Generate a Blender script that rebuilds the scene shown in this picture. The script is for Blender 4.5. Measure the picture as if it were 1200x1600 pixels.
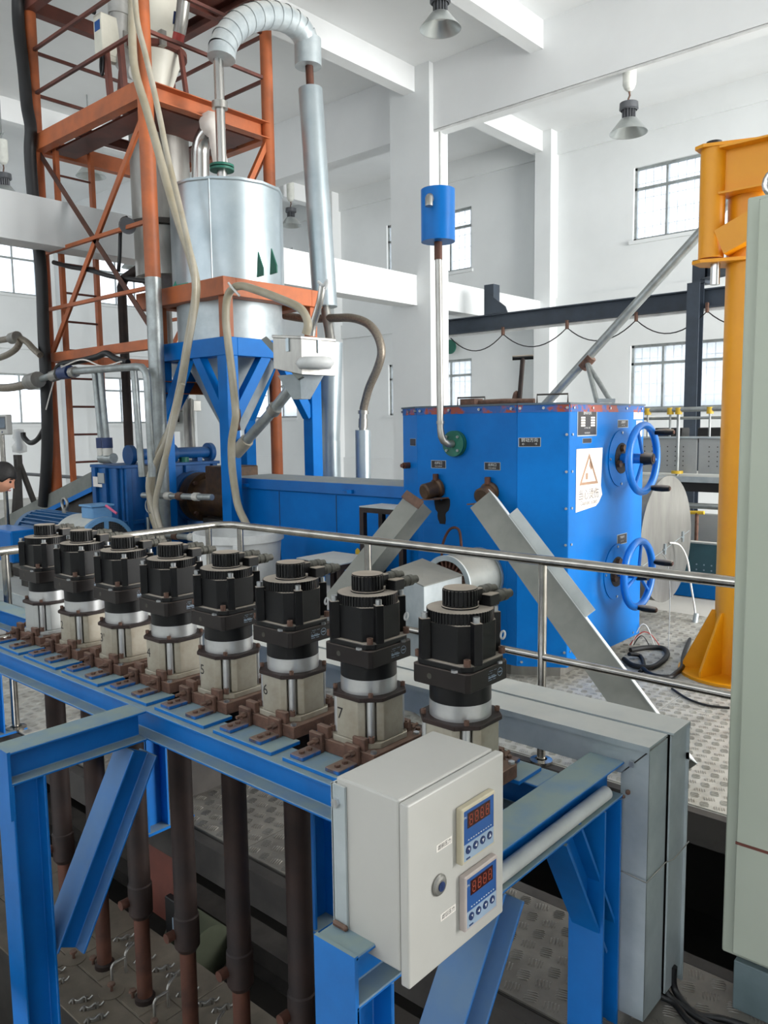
import bpy, bmesh, math, random
from mathutils import Vector, Matrix
random.seed(11)
sc = bpy.context.scene
for _o in list(bpy.data.objects):
    bpy.data.objects.remove(_o)
COL = sc.collection

# ---------------------------------------------------------------- camera
FPX, PITCH, ROLL, YAW = 1251.0, math.radians(6.164), math.radians(-0.7515), math.radians(-41.435)
CAM = Vector((0.0, 0.0, 1.65))
_fw = Vector((math.sin(YAW), math.cos(YAW), 0)); _rt = Vector((math.cos(YAW), -math.sin(YAW), 0)); _up = Vector((0, 0, 1))
_F = _fw * math.cos(PITCH) - _up * math.sin(PITCH)
_U = _up * math.cos(PITCH) + _fw * math.sin(PITCH)
_R2 = _rt * math.cos(ROLL) + _U * math.sin(ROLL)
_U2 = -_rt * math.sin(ROLL) + _U * math.cos(ROLL)
cd = bpy.data.cameras.new('camera'); cam = bpy.data.objects.new('camera', cd); COL.objects.link(cam)
cd.sensor_fit = 'HORIZONTAL'; cd.sensor_width = 36.0; cd.lens = FPX / 1200.0 * 36.0
cd.clip_start = 0.05; cd.clip_end = 200
_m = Matrix.Identity(4)
for i in range(3):
    _m[i][0] = _R2[i]; _m[i][1] = _U2[i]; _m[i][2] = -_F[i]; _m[i][3] = CAM[i]
cam.matrix_world = _m
sc.camera = cam

# ---------------------------------------------------------------- sky, daylight, exposure
world = bpy.data.worlds.new('overcast_sky'); sc.world = world; world.use_nodes = True
_bg = world.node_tree.nodes['Background']
_bg.inputs['Color'].default_value = (0.90, 0.95, 1.0, 1); _bg.inputs['Strength'].default_value = 1.55

def area_light(name, loc, aim, sx, sy, power, color=(1, 1, 1)):
    l = bpy.data.lights.new(name, 'AREA'); l.shape = 'RECTANGLE'; l.size = sx; l.size_y = sy
    l.energy = power; l.color = color
    o = bpy.data.objects.new(name, l); COL.objects.link(o); o.location = loc
    d = (Vector(aim) - Vector(loc)).normalized()
    o.rotation_euler = d.to_track_quat('-Z', 'Y').to_euler()
    return o
# the hall's big open gate on the right-hand side, daylight coming in
area_light('gate_daylight', (10.0, 8.6, 3.4), (-4.0, 8.0, 1.0), 8.0, 6.0, 1800, (1.0, 0.985, 0.96))
sc.view_settings.view_transform = 'Standard'
sc.view_settings.look = 'None'
sc.view_settings.gamma = 1.0
sc.view_settings.use_curve_mapping = False
sc.view_settings.exposure = 1.0

# ---------------------------------------------------------------- helpers
def ray(u, v):
    return _R2 * ((u - 600) / FPX) - _U2 * ((v - 800) / FPX) + _F
def at(u, v, x=None, y=None, z=None):
    """world point on the sight line through a photo point, at a known x, y or z"""
    d = ray(u, v)
    if x is not None: t = (x - CAM.x) / d.x
    elif y is not None: t = (y - CAM.y) / d.y
    else: t = (z - CAM.z) / d.z
    return CAM + d * t

def frame_of(d, up=(0, 0, 1)):
    d = Vector(d).normalized(); up = Vector(up)
    if abs(d.dot(up.normalized())) > 0.999: up = Vector((0, 1, 0))
    s = d.cross(up).normalized(); t = s.cross(d).normalized()
    return d, s, t

class MB:
    def __init__(s): s.v = []; s.f = []; s.sm = []
    def add(s, vs, fs, smooth=False):
        b = len(s.v); s.v += [tuple(p) for p in vs]
        for f in fs:
            s.f.append(tuple(i + b for i in f)); s.sm.append(smooth)
        return s
    def box(s, x0, x1, y0, y1, z0, z1):
        if x0 > x1: x0, x1 = x1, x0
        if y0 > y1: y0, y1 = y1, y0
        if z0 > z1: z0, z1 = z1, z0
        return s.add([(x0,y0,z0),(x1,y0,z0),(x1,y1,z0),(x0,y1,z0),(x0,y0,z1),(x1,y0,z1),(x1,y1,z1),(x0,y1,z1)],
                     [(0,3,2,1),(4,5,6,7),(0,1,5,4),(1,2,6,5),(2,3,7,6),(3,0,4,7)])
    def hexa(s, p):   # eight corners: bottom four counter-clockwise, then the top four
        return s.add(p, [(0,3,2,1),(4,5,6,7),(0,1,5,4),(1,2,6,5),(2,3,7,6),(3,0,4,7)])
    def profile(s, p0, p1, poly, up=(0,0,1), smooth=False, caps=True):
        p0 = Vector(p0); p1 = Vector(p1); d, a, t = frame_of(p1 - p0, up); n = len(poly)
        A = [p0 + a*x + t*y for x, y in poly]; B = [p1 + a*x + t*y for x, y in poly]
        fs = [(i, (i+1) % n, n + (i+1) % n, n + i) for i in range(n)]
        if caps: fs += [tuple(range(n-1, -1, -1)), tuple(range(n, 2*n))]
        return s.add(A + B, fs, smooth)
    def bar(s, p0, p1, w, h, up=(0,0,1)):
        return s.profile(p0, p1, [(-w/2,-h/2),(w/2,-h/2),(w/2,h/2),(-w/2,h/2)], up)
    def hbeam(s, p0, p1, w=.1, h=.1, tf=.008, tw=.006, up=(0,0,1)):
        a, b, c = w/2, h/2, tw/2
        return s.profile(p0, p1, [(-a,-b),(a,-b),(a,-b+tf),(c,-b+tf),(c,b-tf),(a,b-tf),(a,b),(-a,b),(-a,b-tf),(-c,b-tf),(-c,-b+tf),(-a,-b+tf)], up)
    def channel(s, p0, p1, w, h, t=.006, up=(0,0,1), side=1):
        a, b = w/2, h/2
        q = [(-a,-b),(a,-b),(a,-b+t),(-a+t,-b+t),(-a+t,b-t),(a,b-t),(a,b),(-a,b)]
        if side < 0: q = [(-x, y) for x, y in q]
        return s.profile(p0, p1, q, up)
    def angle(s, p0, p1, w, t=.005, up=(0,0,1), sx=1, sy=1):
        q = [(0,0),(w,0),(w,t),(t,t),(t,w),(0,w)]
        return s.profile(p0, p1, [(x*sx, y*sy) for x, y in q], up)
    def cyl(s, p0, p1, r, r1=None, n=16, caps=True, smooth=True):
        p0 = Vector(p0); p1 = Vector(p1); r1 = r if r1 is None else r1
        d, a, t = frame_of(p1 - p0)
        cs = [(math.cos(2*math.pi*i/n), math.sin(2*math.pi*i/n)) for i in range(n)]
        A = [p0 + (a*c + t*q)*r for c, q in cs]; B = [p1 + (a*c + t*q)*r1 for c, q in cs]
        s.add(A + B, [(i, (i+1) % n, n + (i+1) % n, n + i) for i in range(n)], smooth)
        if caps:
            if r > 1e-6: s.add(A, [tuple(range(n-1, -1, -1))])
            if r1 > 1e-6: s.add(B, [tuple(range(n))])
        return s
    def pipe(s, p0, p1, ro, ri, n=24):   # hollow cylinder
        p0 = Vector(p0); p1 = Vector(p1); d, a, t = frame_of(p1 - p0)
        cs = [(math.cos(2*math.pi*i/n), math.sin(2*math.pi*i/n)) for i in range(n)]
        def ring(p, r): return [p + (a*c + t*q)*r for c, q in cs]
        k = [(i, (i+1) % n, n + (i+1) % n, n + i) for i in range(n)]
        s.add(ring(p0, ro) + ring(p1, ro), k, True); s.add(ring(p0, ri) + ring(p1, ri), [f[::-1] for f in k], True)
        s.add(ring(p0, ri) + ring(p0, ro), k); s.add(ring(p1, ro) + ring(p1, ri), k)
        return s
    def tube(s, pts, r, n=8, caps=True, closed=False):
        pts = [Vector(p) for p in pts]; m = len(pts); rs = r if isinstance(r, (list, tuple)) else [r]*m
        def tan(i):
            if closed: return (pts[(i+1) % m] - pts[i-1]).normalized()
            return (pts[min(i+1, m-1)] - pts[max(i-1, 0)]).normalized()
        d, a, t = frame_of(tan(0)); vs = []
        for i in range(m):
            d2 = tan(i); a = (a - d2*a.dot(d2)).normalized(); t = a.cross(d2)
            for k in range(n):
                an = 2*math.pi*k/n; vs.append(pts[i] + (a*math.cos(an) - t*math.sin(an))*rs[i])
        fs = []
        for i in range(m if closed else m-1):
            for k in range(n):
                j = (i+1) % m
                fs.append((i*n+k, j*n+k, j*n+(k+1) % n, i*n+(k+1) % n))
        fs = [f[::-1] for f in fs]
        s.add(vs, fs, True)
        if caps and not closed:
            s.add(vs[:n], [tuple(range(n))]); s.add(vs[-n:], [tuple(range(n-1, -1, -1))])
        return s
    def lathe(s, prof, o=(0,0,0), axis=(0,0,1), n=24, smooth=True, share=False):
        o = Vector(o); d, a, t = frame_of(axis)
        cs = [(math.cos(2*math.pi*i/n), math.sin(2*math.pi*i/n)) for i in range(n)]
        def ring(r, h): return [o + d*h + (a*c + t*q)*r for c, q in cs]
        k = [(i, (i+1) % n, n + (i+1) % n, n + i) for i in range(n)]
        if share:
            vs = []
            for r, h in prof: vs += ring(r, h)
            s.add(vs, [tuple(x + j*n for x in f) for j in range(len(prof)-1) for f in k], smooth)
        else:
            for (r0, h0), (r1, h1) in zip(prof[:-1], prof[1:]):
                if r0 < 1e-6 and r1 < 1e-6: continue
                s.add(ring(r0, h0) + ring(r1, h1), k, smooth and abs(h1-h0) > 1e-6)
        return s
    def ball(s, c, r, n=12, sz=1.0):
        return s.lathe([(r*math.sin(math.pi*i/n)+1e-5, -r*sz*math.cos(math.pi*i/n)) for i in range(n+1)], c, n=max(8, n), share=True)
    def prism(s, poly, z0, z1):
        n = len(poly); ar = sum(poly[i][0]*poly[(i+1)%n][1]-poly[(i+1)%n][0]*poly[i][1] for i in range(n))
        if ar < 0: poly = poly[::-1]
        A = [(x, y, z0) for x, y in poly]; B = [(x, y, z1) for x, y in poly]
        return s.add(A + B, [(i, (i+1) % n, n + (i+1) % n, n + i) for i in range(n)] + [tuple(range(n-1, -1, -1)), tuple(range(n, 2*n))])
    def slab(s, pts, nrm, th):   # flat polygon given thickness against its normal
        nrm = Vector(nrm).normalized(); A = [Vector(p) for p in pts]; B = [p - nrm*th for p in A]; n = len(A)
        return s.add(A + B, [tuple(range(n)), tuple(range(2*n-1, n-1, -1))] + [(i, n+i, n+(i+1) % n, (i+1) % n) for i in range(n)])
    def text(s, body, size, o, right, up, align='CENTER'):
        cu = bpy.data.curves.new('t', 'FONT'); cu.body = body; cu.size = size; cu.align_x = align; cu.align_y = 'CENTER'
        cu.resolution_u = 2
        ob = bpy.data.objects.new('t', cu); COL.objects.link(ob)
        dg = bpy.context.evaluated_depsgraph_get(); dg.update()
        me = bpy.data.meshes.new_from_object(ob.evaluated_get(dg))
        o = Vector(o); right = Vector(right).normalized(); up = Vector(up).normalized()
        s.add([o + right*v.co.x + up*v.co.y for v in me.vertices], [tuple(p.vertices) for p in me.polygons])
        bpy.data.objects.remove(ob); bpy.data.curves.remove(cu); bpy.data.meshes.remove(me)
        return s
    def mesh(s, name, mats, origin=(0,0,0)):
        me = bpy.data.meshes.new(name); ox, oy, oz = origin
        me.from_pydata([(x-ox, y-oy, z-oz) for x, y, z in s.v], [], s.f)
        me.polygons.foreach_set('use_smooth', s.sm)
        me.materials.append(mats); me.validate()
        if len(s.f) < 6000:
            bm = bmesh.new(); bm.from_mesh(me); bmesh.ops.recalc_face_normals(bm, faces=bm.faces); bm.to_mesh(me); bm.free()
        me.update()
        return me

def link_obj(name, me, parent=None, loc=(0,0,0), rot=None):
    o = bpy.data.objects.new(name, me); COL.objects.link(o); o.location = loc
    if rot is not None: o.rotation_euler = rot
    if parent is not None: o.parent = parent
    return o
def bevel(o, w, seg=1):
    m = o.modifiers.new('edge', 'BEVEL'); m.width = w; m.segments = seg; m.limit_method = 'ANGLE'; m.angle_limit = math.radians(40)
    return o
def tag(o, label=None, cat=None, group=None, kind=None):
    if label: o['label'] = label
    if cat: o['category'] = cat
    if group: o['group'] = group
    if kind: o['kind'] = kind
    return o

class Thing:
    def __init__(s, name, label, cat, loc=(0,0,0), group=None, kind=None):
        s.e = bpy.data.objects.new(name, None); COL.objects.link(s.e); s.e.location = loc; s.o = Vector(loc)
        s.e.empty_display_size = 0.1
        tag(s.e, label, cat, group, kind)
    def part(s, name, mb, mat, parent=None, bev=0, seg=1, label=None, kind=None):
        o = link_obj(name, mb.mesh(name, mat, s.o), parent or s.e)
        if bev: bevel(o, bev, seg)
        tag(o, label, None, None, kind)
        return o
    def inst(s, name, me, loc, rot=None, parent=None):   # small alike pieces that share one mesh
        return link_obj(name, me, parent or s.e, Vector(loc) - s.o, rot)
def single(name, mb, mat, label, cat, loc=None, group=None, kind=None, bev=0):
    loc = Vector(loc) if loc is not None else Vector((0, 0, 0))
    o = link_obj(name, mb.mesh(name, mat, loc), None, loc); tag(o, label, cat, group, kind)
    if bev: bevel(o, bev)
    return o
def copy_tree(o, parent=None):
    c = o.copy(); COL.objects.link(c); c.parent = parent
    for ch in list(o.children): copy_tree(ch, c)
    return c
def struct(name, mb, mat, parent=None, bev=0):
    o = link_obj(name, mb.mesh(name, mat), parent)
    if parent is None: o['kind'] = 'structure'
    if bev: bevel(o, bev)
    return o
def arc(c, r, a0, a1, n, ax, ay):
    c = Vector(c); ax = Vector(ax); ay = Vector(ay)
    return [c + ax*(r*math.cos(a0+(a1-a0)*i/n)) + ay*(r*math.sin(a0+(a1-a0)*i/n)) for i in range(n+1)]
def smooth_path(pts, k=6):
    pts = [Vector(p) for p in pts]; out = []
    for i in range(len(pts)-1):
        p0 = pts[max(i-1, 0)]; p1 = pts[i]; p2 = pts[i+1]; p3 = pts[min(i+2, len(pts)-1)]
        for j in range(k):
            t = j/k
            out.append(0.5*((2*p1)+(p2-p0)*t+(2*p0-5*p1+4*p2-p3)*t*t+(3*p1-p0-3*p2+p3)*t*t*t))
    out.append(pts[-1]); return out

# ---------------------------------------------------------------- materials
def lin(c):
    c = c/255.0
    return c/12.92 if c <= 0.04045 else ((c+0.055)/1.055)**2.4
def rgb(r, g, b): return (lin(r), lin(g), lin(b), 1)
def mat(name, c, rough=.5, metal=0.0, c2=None, scale=5.0, lo=.35, hi=.7, detail=5.0, bump=0.0, bscale=60.0, dust=0.0, dustc=(150,148,138), spec=.5, rvar=0.0, stretch=None):
    m = bpy.data.materials.new(name); m.use_nodes = True; nt = m.node_tree; N = nt.nodes; L = nt.links
    b = N['Principled BSDF']; b.inputs['Roughness'].default_value = rough; b.inputs['Metallic'].default_value = metal
    b.inputs['Specular IOR Level'].default_value = spec
    tc = N.new('ShaderNodeTexCoord'); src = tc.outputs['Object']
    if stretch:
        mp = N.new('ShaderNodeMapping'); mp.inputs['Scale'].default_value = stretch; L.new(src, mp.inputs['Vector']); src = mp.outputs['Vector']
    if c2 is None: c2 = tuple(x*.88 for x in c)
    nz = N.new('ShaderNodeTexNoise'); nz.inputs['Scale'].default_value = scale; nz.inputs['Detail'].default_value = detail
    nz.inputs['Roughness'].default_value = .6
    L.new(src, nz.inputs['Vector'])
    cr = N.new('ShaderNodeValToRGB'); cr.color_ramp.elements[0].position = lo; cr.color_ramp.elements[1].position = hi
    cr.color_ramp.elements[0].color = rgb(*c); cr.color_ramp.elements[1].color = rgb(*c2)
    L.new(nz.outputs['Fac'], cr.inputs['Fac']); out = cr.outputs['Color']
    if dust:
        ge = N.new('ShaderNodeNewGeometry'); sp = N.new('ShaderNodeSeparateXYZ'); L.new(ge.outputs['Normal'], sp.inputs[0])
        rp = N.new('ShaderNodeMapRange'); rp.inputs['From Min'].default_value = .25; rp.inputs['From Max'].default_value = .85; rp.inputs['To Max'].default_value = dust
        L.new(sp.outputs['Z'], rp.inputs['Value'])
        n2 = N.new('ShaderNodeTexNoise'); n2.inputs['Scale'].default_value = 14; n2.inputs['Detail'].default_value = 6; L.new(tc.outputs['Object'], n2.inputs['Vector'])
        r2 = N.new('ShaderNodeMapRange'); r2.inputs['From Min'].default_value = .3; r2.inputs['From Max'].default_value = .6; r2.inputs['To Min'].default_value = .75
        L.new(n2.outputs['Fac'], r2.inputs['Value'])
        mu = N.new('ShaderNodeMath'); mu.operation = 'MULTIPLY'; L.new(rp.outputs[0], mu.inputs[0]); L.new(r2.outputs[0], mu.inputs[1])
        mx = N.new('ShaderNodeMix'); mx.data_type = 'RGBA'; L.new(mu.outputs[0], mx.inputs['Factor']); L.new(out, mx.inputs['A']); mx.inputs['B'].default_value = rgb(*dustc)
        out = mx.outputs['Result']
        rr = N.new('ShaderNodeMapRange'); rr.inputs['To Min'].default_value = rough; rr.inputs['To Max'].default_value = .9; L.new(mu.outputs[0], rr.inputs['Value']); L.new(rr.outputs[0], b.inputs['Roughness'])
        if metal:
            r3 = N.new('ShaderNodeMapRange'); r3.inputs['To Min'].default_value = metal; r3.inputs['To Max'].default_value = 0; L.new(mu.outputs[0], r3.inputs['Value']); L.new(r3.outputs[0], b.inputs['Metallic'])
    elif rvar:
        rr = N.new('ShaderNodeMapRange'); rr.inputs['To Min'].default_value = max(.05, rough-rvar); rr.inputs['To Max'].default_value = min(1, rough+rvar); L.new(nz.outputs['Fac'], rr.inputs['Value']); L.new(rr.outputs[0], b.inputs['Roughness'])
    L.new(out, b.inputs['Base Color'])
    if bump:
        n3 = N.new('ShaderNodeTexNoise'); n3.inputs['Scale'].default_value = bscale; n3.inputs['Detail'].default_value = 3; L.new(tc.outputs['Object'], n3.inputs['Vector'])
        bp = N.new('ShaderNodeBump'); bp.inputs['Strength'].default_value = bump; bp.inputs['Distance'].default_value = .004
        L.new(n3.outputs['Fac'], bp.inputs['Height']); L.new(bp.outputs['Normal'], b.inputs['Normal'])
    return m

M = {}
M['wall'] = mat('white_wall_plaster', (226,229,229), .9, c2=(216,219,219), scale=.6, lo=.4, hi=.75, bump=.08, bscale=25)
M['ceiling'] = mat('white_ceiling_paint', (230,232,232), .9, c2=(221,223,223), scale=.5, bump=.05)
M['deck'] = mat('checker_plate_steel', (188,186,178), .55, .25, c2=(150,147,138), scale=7, lo=.45, hi=.75, bump=.05)
M['deck_dark'] = mat('dark_deck_steel', (128,124,116), .6, .25, c2=(96,92,86), scale=5)
M['tread'] = mat('tread_bar_steel', (184,182,174), .45, .3, c2=(150,147,140), scale=7)
M['tread_dark'] = mat('dark_tread_bar_steel', (128,124,116), .45, .3, c2=(102,98,92), scale=7)  # tread bars in the darker plate tone
M['slab'] = mat('deck_side_steel', (70,66,62), .7, .2, c2=(45,42,40))
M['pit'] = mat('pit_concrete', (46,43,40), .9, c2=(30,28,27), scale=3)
M['blue'] = mat('blue_paint', (0,108,188), .38, c2=(0,97,172), scale=3, spec=.2)
M['blue_frame'] = mat('blue_frame_paint', (0,110,190), .42, c2=(0,96,170), scale=5, dust=.98, dustc=(134,150,146))  # dust on tops, its tone raised to make good weak top light
M['blue_dust'] = mat('blue_paint_dusty', (0,98,172), .42, c2=(0,86,154), scale=4, dust=1.0, dustc=(150,154,148))
M['motor_blue'] = mat('motor_blue_paint', (44,100,150), .45, c2=(32,84,132), scale=8, dust=.4, dustc=(140,150,155))
M['lightblue'] = mat('light_blue_paint', (110,160,205), .5, c2=(95,145,190))
M['wheel_blue'] = mat('handwheel_blue', (20,120,215), .3, c2=(12,110,205))
M['orange'] = mat('orange_primer', (184,98,52), .55, c2=(128,76,50), scale=2.5, lo=.38, hi=.75)
M['rustbrown'] = mat('brown_red_primer', (112,60,48), .6, c2=(78,44,38), scale=3)
M['rust'] = mat('rusty_steel', (112,82,68), .75, .2, c2=(76,56,48), scale=30, bump=.2, dust=.5, dustc=(132,112,98))
M['bracket'] = mat('dusty_blue_bracket', (0,96,172), .6, c2=(70,58,54), scale=22, lo=.45, hi=.6, dust=1.0, dustc=(124,104,90))
M['rust_dark'] = mat('dark_rusty_pipe', (54,39,34), .6, .3, c2=(30,25,24), scale=5, lo=.35, hi=.65, bump=.1)
M['rust_pipe'] = mat('red_rust_pipe', (98,60,45), .6, .3, c2=(62,40,33), scale=6, bump=.1)
M['galv_dusty'] = mat('dusty_galvanised_sheet', (134,136,130), .45, .45, c2=(112,116,112), scale=5, dust=.6, dustc=(158,154,144))
M['galv'] = mat('galvanised_sheet', (186,194,196), .45, .4, c2=(160,170,174), scale=6, lo=.35, hi=.7, dust=.85, dustc=(204,203,196))  # dust on tops; its pale tone also replaces missing light from above
M['galv_bright'] = mat('bright_galvanised_sheet', (176,186,190), .36, .7, c2=(156,168,174), scale=3, rvar=.06)
M['steel'] = mat('brushed_stainless', (200,198,194), .24, .95, c2=(165,163,160), scale=3, stretch=(1,1,.2), rvar=.08)
M['steel_dull'] = mat('dull_stainless', (176,174,168), .4, .85, c2=(130,128,124), scale=4, stretch=(1,1,.25), rvar=.12)
M['rail'] = mat('polished_rail_steel', (190,186,178), .22, .95, c2=(150,146,140), scale=8)
M['zinc'] = mat('zinc_bolt', (190,192,194), .3, .85)
M['black'] = mat('black_anodised', (15,15,17), .38, .1, c2=(11,11,12), dust=.95, dustc=(176,165,152), spec=.35)  # top dust, lightened in colour because little light reaches upward faces
M['black_brown'] = mat('dark_brown_anodised', (33,27,26), .36, .3, c2=(28,23,22), dust=.6, dustc=(104,92,84))
M['black_plastic'] = mat('black_plastic', (14,14,15), .45, dust=.95, dustc=(180,167,152), spec=.35)  # same lightened dust, making up for dim light on the caps
M['rubber'] = mat('black_rubber', (22,22,23), .6)
M['alu'] = mat('cast_aluminium', (176,170,156), .45, .4, c2=(148,138,120), scale=9, rvar=.1)
M['alu_ring'] = mat('turned_aluminium', (205,206,206), .3, .7, c2=(186,186,186), scale=12)
M['alu_new'] = mat('clean_aluminium', (182,184,182), .38, .5, c2=(180,182,180), scale=9)
M['conn'] = mat('grey_connector', (84,82,74), .5, .4, c2=(64,62,56), scale=20, dust=.3)
M['greybox'] = mat('light_grey_enamel', (184,182,176), .42, c2=(177,175,169), scale=3)
M['beige'] = mat('beige_plastic', (196,186,160), .5)
M['pinkgrey'] = mat('grey_pink_plastic', (186,174,168), .5)
M['meterblue'] = mat('meter_blue', (34,82,146), .35)
M['metergrey'] = mat('meter_grey', (150,170,190), .4)
M['led_off'] = mat('dark_red_display', (60,18,16), .2)
M['led_seg'] = mat('unlit_red_segment', (150,66,44), .4)
M['white'] = mat('white_plastic', (218,219,217), .4)
M['paper'] = mat('white_paper', (232,226,218), .8, c2=(220,214,206), scale=12)
M['ink'] = mat('grey_ink', (118,108,104), .8)
M['ink_dark'] = mat('black_ink', (40,38,38), .8)
M['tan'] = mat('faded_brown_ink', (168,136,112), .8)
M['plate_black'] = mat('black_nameplate', (46,44,46), .4, .3)
M['navy'] = mat('navy_button', (24,48,96), .4)
M['yellow'] = mat('crane_yellow', (236,160,14), .42, c2=(226,148,10), scale=2)
M['yellow2'] = mat('clamp_yellow', (214,178,50), .5)
M['cabinet'] = mat('pale_green_enamel', (178,184,168), .4, c2=(170,177,160), scale=1.5)
M['plinth'] = mat('grey_blue_plinth', (112,128,132), .5, c2=(92,108,112))
M['darksteel'] = mat('dark_grey_steel_beam', (62,72,84), .5, .2, c2=(54,62,72))
M['green'] = mat('green_paint', (20,104,84), .5, c2=(16,84,70))
M['teal'] = mat('teal_fabric', (60,160,136), .7)
M['olive'] = mat('olive_drum', (86,92,74), .6)
M['glove'] = mat('translucent_hose', (168,160,142), .35, c2=(150,140,116), scale=4)
M['hose2'] = mat('clear_hose', (178,172,158), .3, c2=(156,146,124), scale=4)
M['hose_metal'] = mat('braided_metal_hose', (142,132,118), .45, .6, c2=(116,108,98), scale=60)
M['cable'] = mat('black_cable', (24,24,26), .5)
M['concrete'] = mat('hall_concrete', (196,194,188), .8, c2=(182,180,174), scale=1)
M['skin'] = mat('skin', (206,150,122), .55, c2=(196,138,112), scale=9)
M['hair'] = mat('black_hair', (20,18,18), .6, c2=(34,30,28), scale=60, bump=.4)
M['shirt'] = mat('dark_blue_work_shirt', (52,62,84), .85)
M['trousers'] = mat('dark_trousers', (40,42,48), .9)
M['pale_box'] = mat('pale_loader_enamel', (214,212,198), .5, c2=(196,194,180), scale=4)
M['pp'] = mat('white_loader_plastic', (226,224,210), .4, c2=(214,212,198), scale=3)
M['dirtypipe'] = mat('grey_dirty_pipe', (186,186,182), .45, .3, c2=(160,160,156), scale=6)
M['galvpipe'] = mat('galvanised_pipe', (164,170,170), .4, .55, c2=(136,140,138), scale=8, rvar=.1)
M['oilbrown'] = mat('oily_brown_iron', (96,70,46), .5, .3, c2=(52,40,32), scale=8)
M['blackstain'] = mat('burnt_oil_stain', (24,20,20), .8)
M['silver_lamp'] = mat('lamp_reflector', (188,192,190), .3, .75, c2=(170,175,174))
M['lamp_grey'] = mat('lamp_heatsink', (96,98,102), .5, .4)
M['lamp_white'] = mat('lamp_housing', (222,224,216), .5)
M['perf'] = mat('grey_perforated_panel', (160,164,164), .6, c2=(150,154,154))
M['teal_panel'] = mat('dark_teal_panel', (54,92,104), .5)
M['tankgrey'] = mat('tank_lid_grey', (138,128,114), .55, .3, c2=(112,104,92), scale=6, rvar=.1)
M['tape'] = mat('white_tape', (210,208,200), .6)
M['screen'] = mat('display_glass', (92,108,124), .15)
M['red'] = mat('red_rubber', (170,52,44), .5)
M['pink'] = mat('pink_plastic', (236,110,150), .5)
def glass_mat(name):
    m = bpy.data.materials.new(name); m.use_nodes = True; nt = m.node_tree; N = nt.nodes; L = nt.links
    N.remove(N['Principled BSDF']); out = N['Material Output']
    tr = N.new('ShaderNodeBsdfTransparent'); tr.inputs[0].default_value = (.95,.97,1,1)
    gl = N.new('ShaderNodeBsdfGlossy'); gl.inputs['Roughness'].default_value = .1
    df = N.new('ShaderNodeBsdfTranslucent'); df.inputs[0].default_value = (.9,.93,.97,1)
    a = N.new('ShaderNodeMixShader'); a.inputs[0].default_value = .25
    tcn = N.new('ShaderNodeTexCoord'); nz = N.new('ShaderNodeTexNoise'); nz.inputs['Scale'].default_value = 1.55; nz.inputs['Detail'].default_value = 4
    L.new(tcn.outputs['Object'], nz.inputs['Vector'])
    mr = N.new('ShaderNodeMapRange'); mr.inputs['To Min'].default_value = .1; mr.inputs['To Max'].default_value = .6; L.new(nz.outputs['Fac'], mr.inputs['Value']); L.new(mr.outputs[0], a.inputs[0])
    L.new(tr.outputs[0], a.inputs[1]); L.new(df.outputs[0], a.inputs[2])
    c = N.new('ShaderNodeMixShader'); c.inputs[0].default_value = .06; L.new(a.outputs[0], c.inputs[1]); L.new(gl.outputs[0], c.inputs[2]); L.new(c.outputs[0], out.inputs['Surface'])
    return m
M['glass'] = glass_mat('dusty_window_glass')
def clear_mat(name, col, tr):
    m = bpy.data.materials.new(name); m.use_nodes = True; nt = m.node_tree; N = nt.nodes; L = nt.links
    b = N['Principled BSDF']; b.inputs['Base Color'].default_value = rgb(*col); b.inputs['Roughness'].default_value = .3
    t = N.new('ShaderNodeBsdfTransparent'); x = N.new('ShaderNodeMixShader'); x.inputs[0].default_value = tr
    L.new(b.outputs[0], x.inputs[1]); L.new(t.outputs[0], x.inputs[2]); L.new(x.outputs[0], N['Material Output'].inputs['Surface'])
    return m
M['film'] = clear_mat('clear_film', (222,222,218), .5)

# ================================================================ THE SETTING
ZC, YB, YW, XW = 7.08, 10.0, 14.02, -19.6      # ceiling height, beam line, far wall, left wall

def wall_holes(mb, along, c0, c1, a0, a1, z0, z1, holes):
    """wall slab between c0 and c1 (thickness) and a0..a1 along its length, with rectangular holes (a, b, z, z2)"""
    xs = sorted({a0, a1, *[h[0] for h in holes], *[h[1] for h in holes]}); zs = sorted({z0, z1, *[h[2] for h in holes], *[h[3] for h in holes]})
    for i in range(len(xs)-1):
        j = 0
        while j < len(zs)-1:
            def hole(k): return any(h[0] <= xs[i]+1e-6 and xs[i+1] <= h[1]+1e-6 and h[2] <= zs[k]+1e-6 and zs[k+1] <= h[3]+1e-6 for h in holes)
            if hole(j): j += 1; continue
            k = j
            while k+1 < len(zs)-1 and not hole(k+1): k += 1
            if along == 'x': mb.box(xs[i], xs[i+1], c0, c1, zs[j], zs[k+1])
            else: mb.box(c0, c1, xs[i], xs[i+1], zs[j], zs[k+1])
            j = k+1
far_win = [(-6.37,-4.05,4.86,6.12),(-6.37,-4.05,1.88,3.03),(-12.19,-9.87,4.86,6.12),(-12.19,-9.87,1.88,3.03),(-17.63,-15.31,4.86,6.12),(-17.63,-15.31,1.88,3.03)]
left_win = [(7.2,9.52,4.9,6.1),(7.2,9.52,1.8,3.02),(11.1,13.3,4.9,6.1),(11.1,13.3,1.8,3.02),(2.4,4.72,4.9,6.1),(2.4,4.72,1.8,3.02)]
mb = MB(); wall_holes(mb, 'x', YW, YW+.25, XW-.25, 7.0, -1.3, ZC, far_win); wall_far = struct('wall_far', mb, M['wall'])
mb = MB(); wall_holes(mb, 'y', XW-.25, XW, -5.0, YW, -1.3, ZC, left_win); wall_left = struct('wall_left', mb, M['wall'])
for x0, x1 in ((-8.11,-7.87),(-13.9,-13.62),(-2.3,-2.06)):      # pilasters of the far wall
    struct('pilaster', MB().box(x0-.1, x1, YW-.28, YW, -1.3, ZC), M['wall'], wall_far)
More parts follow.
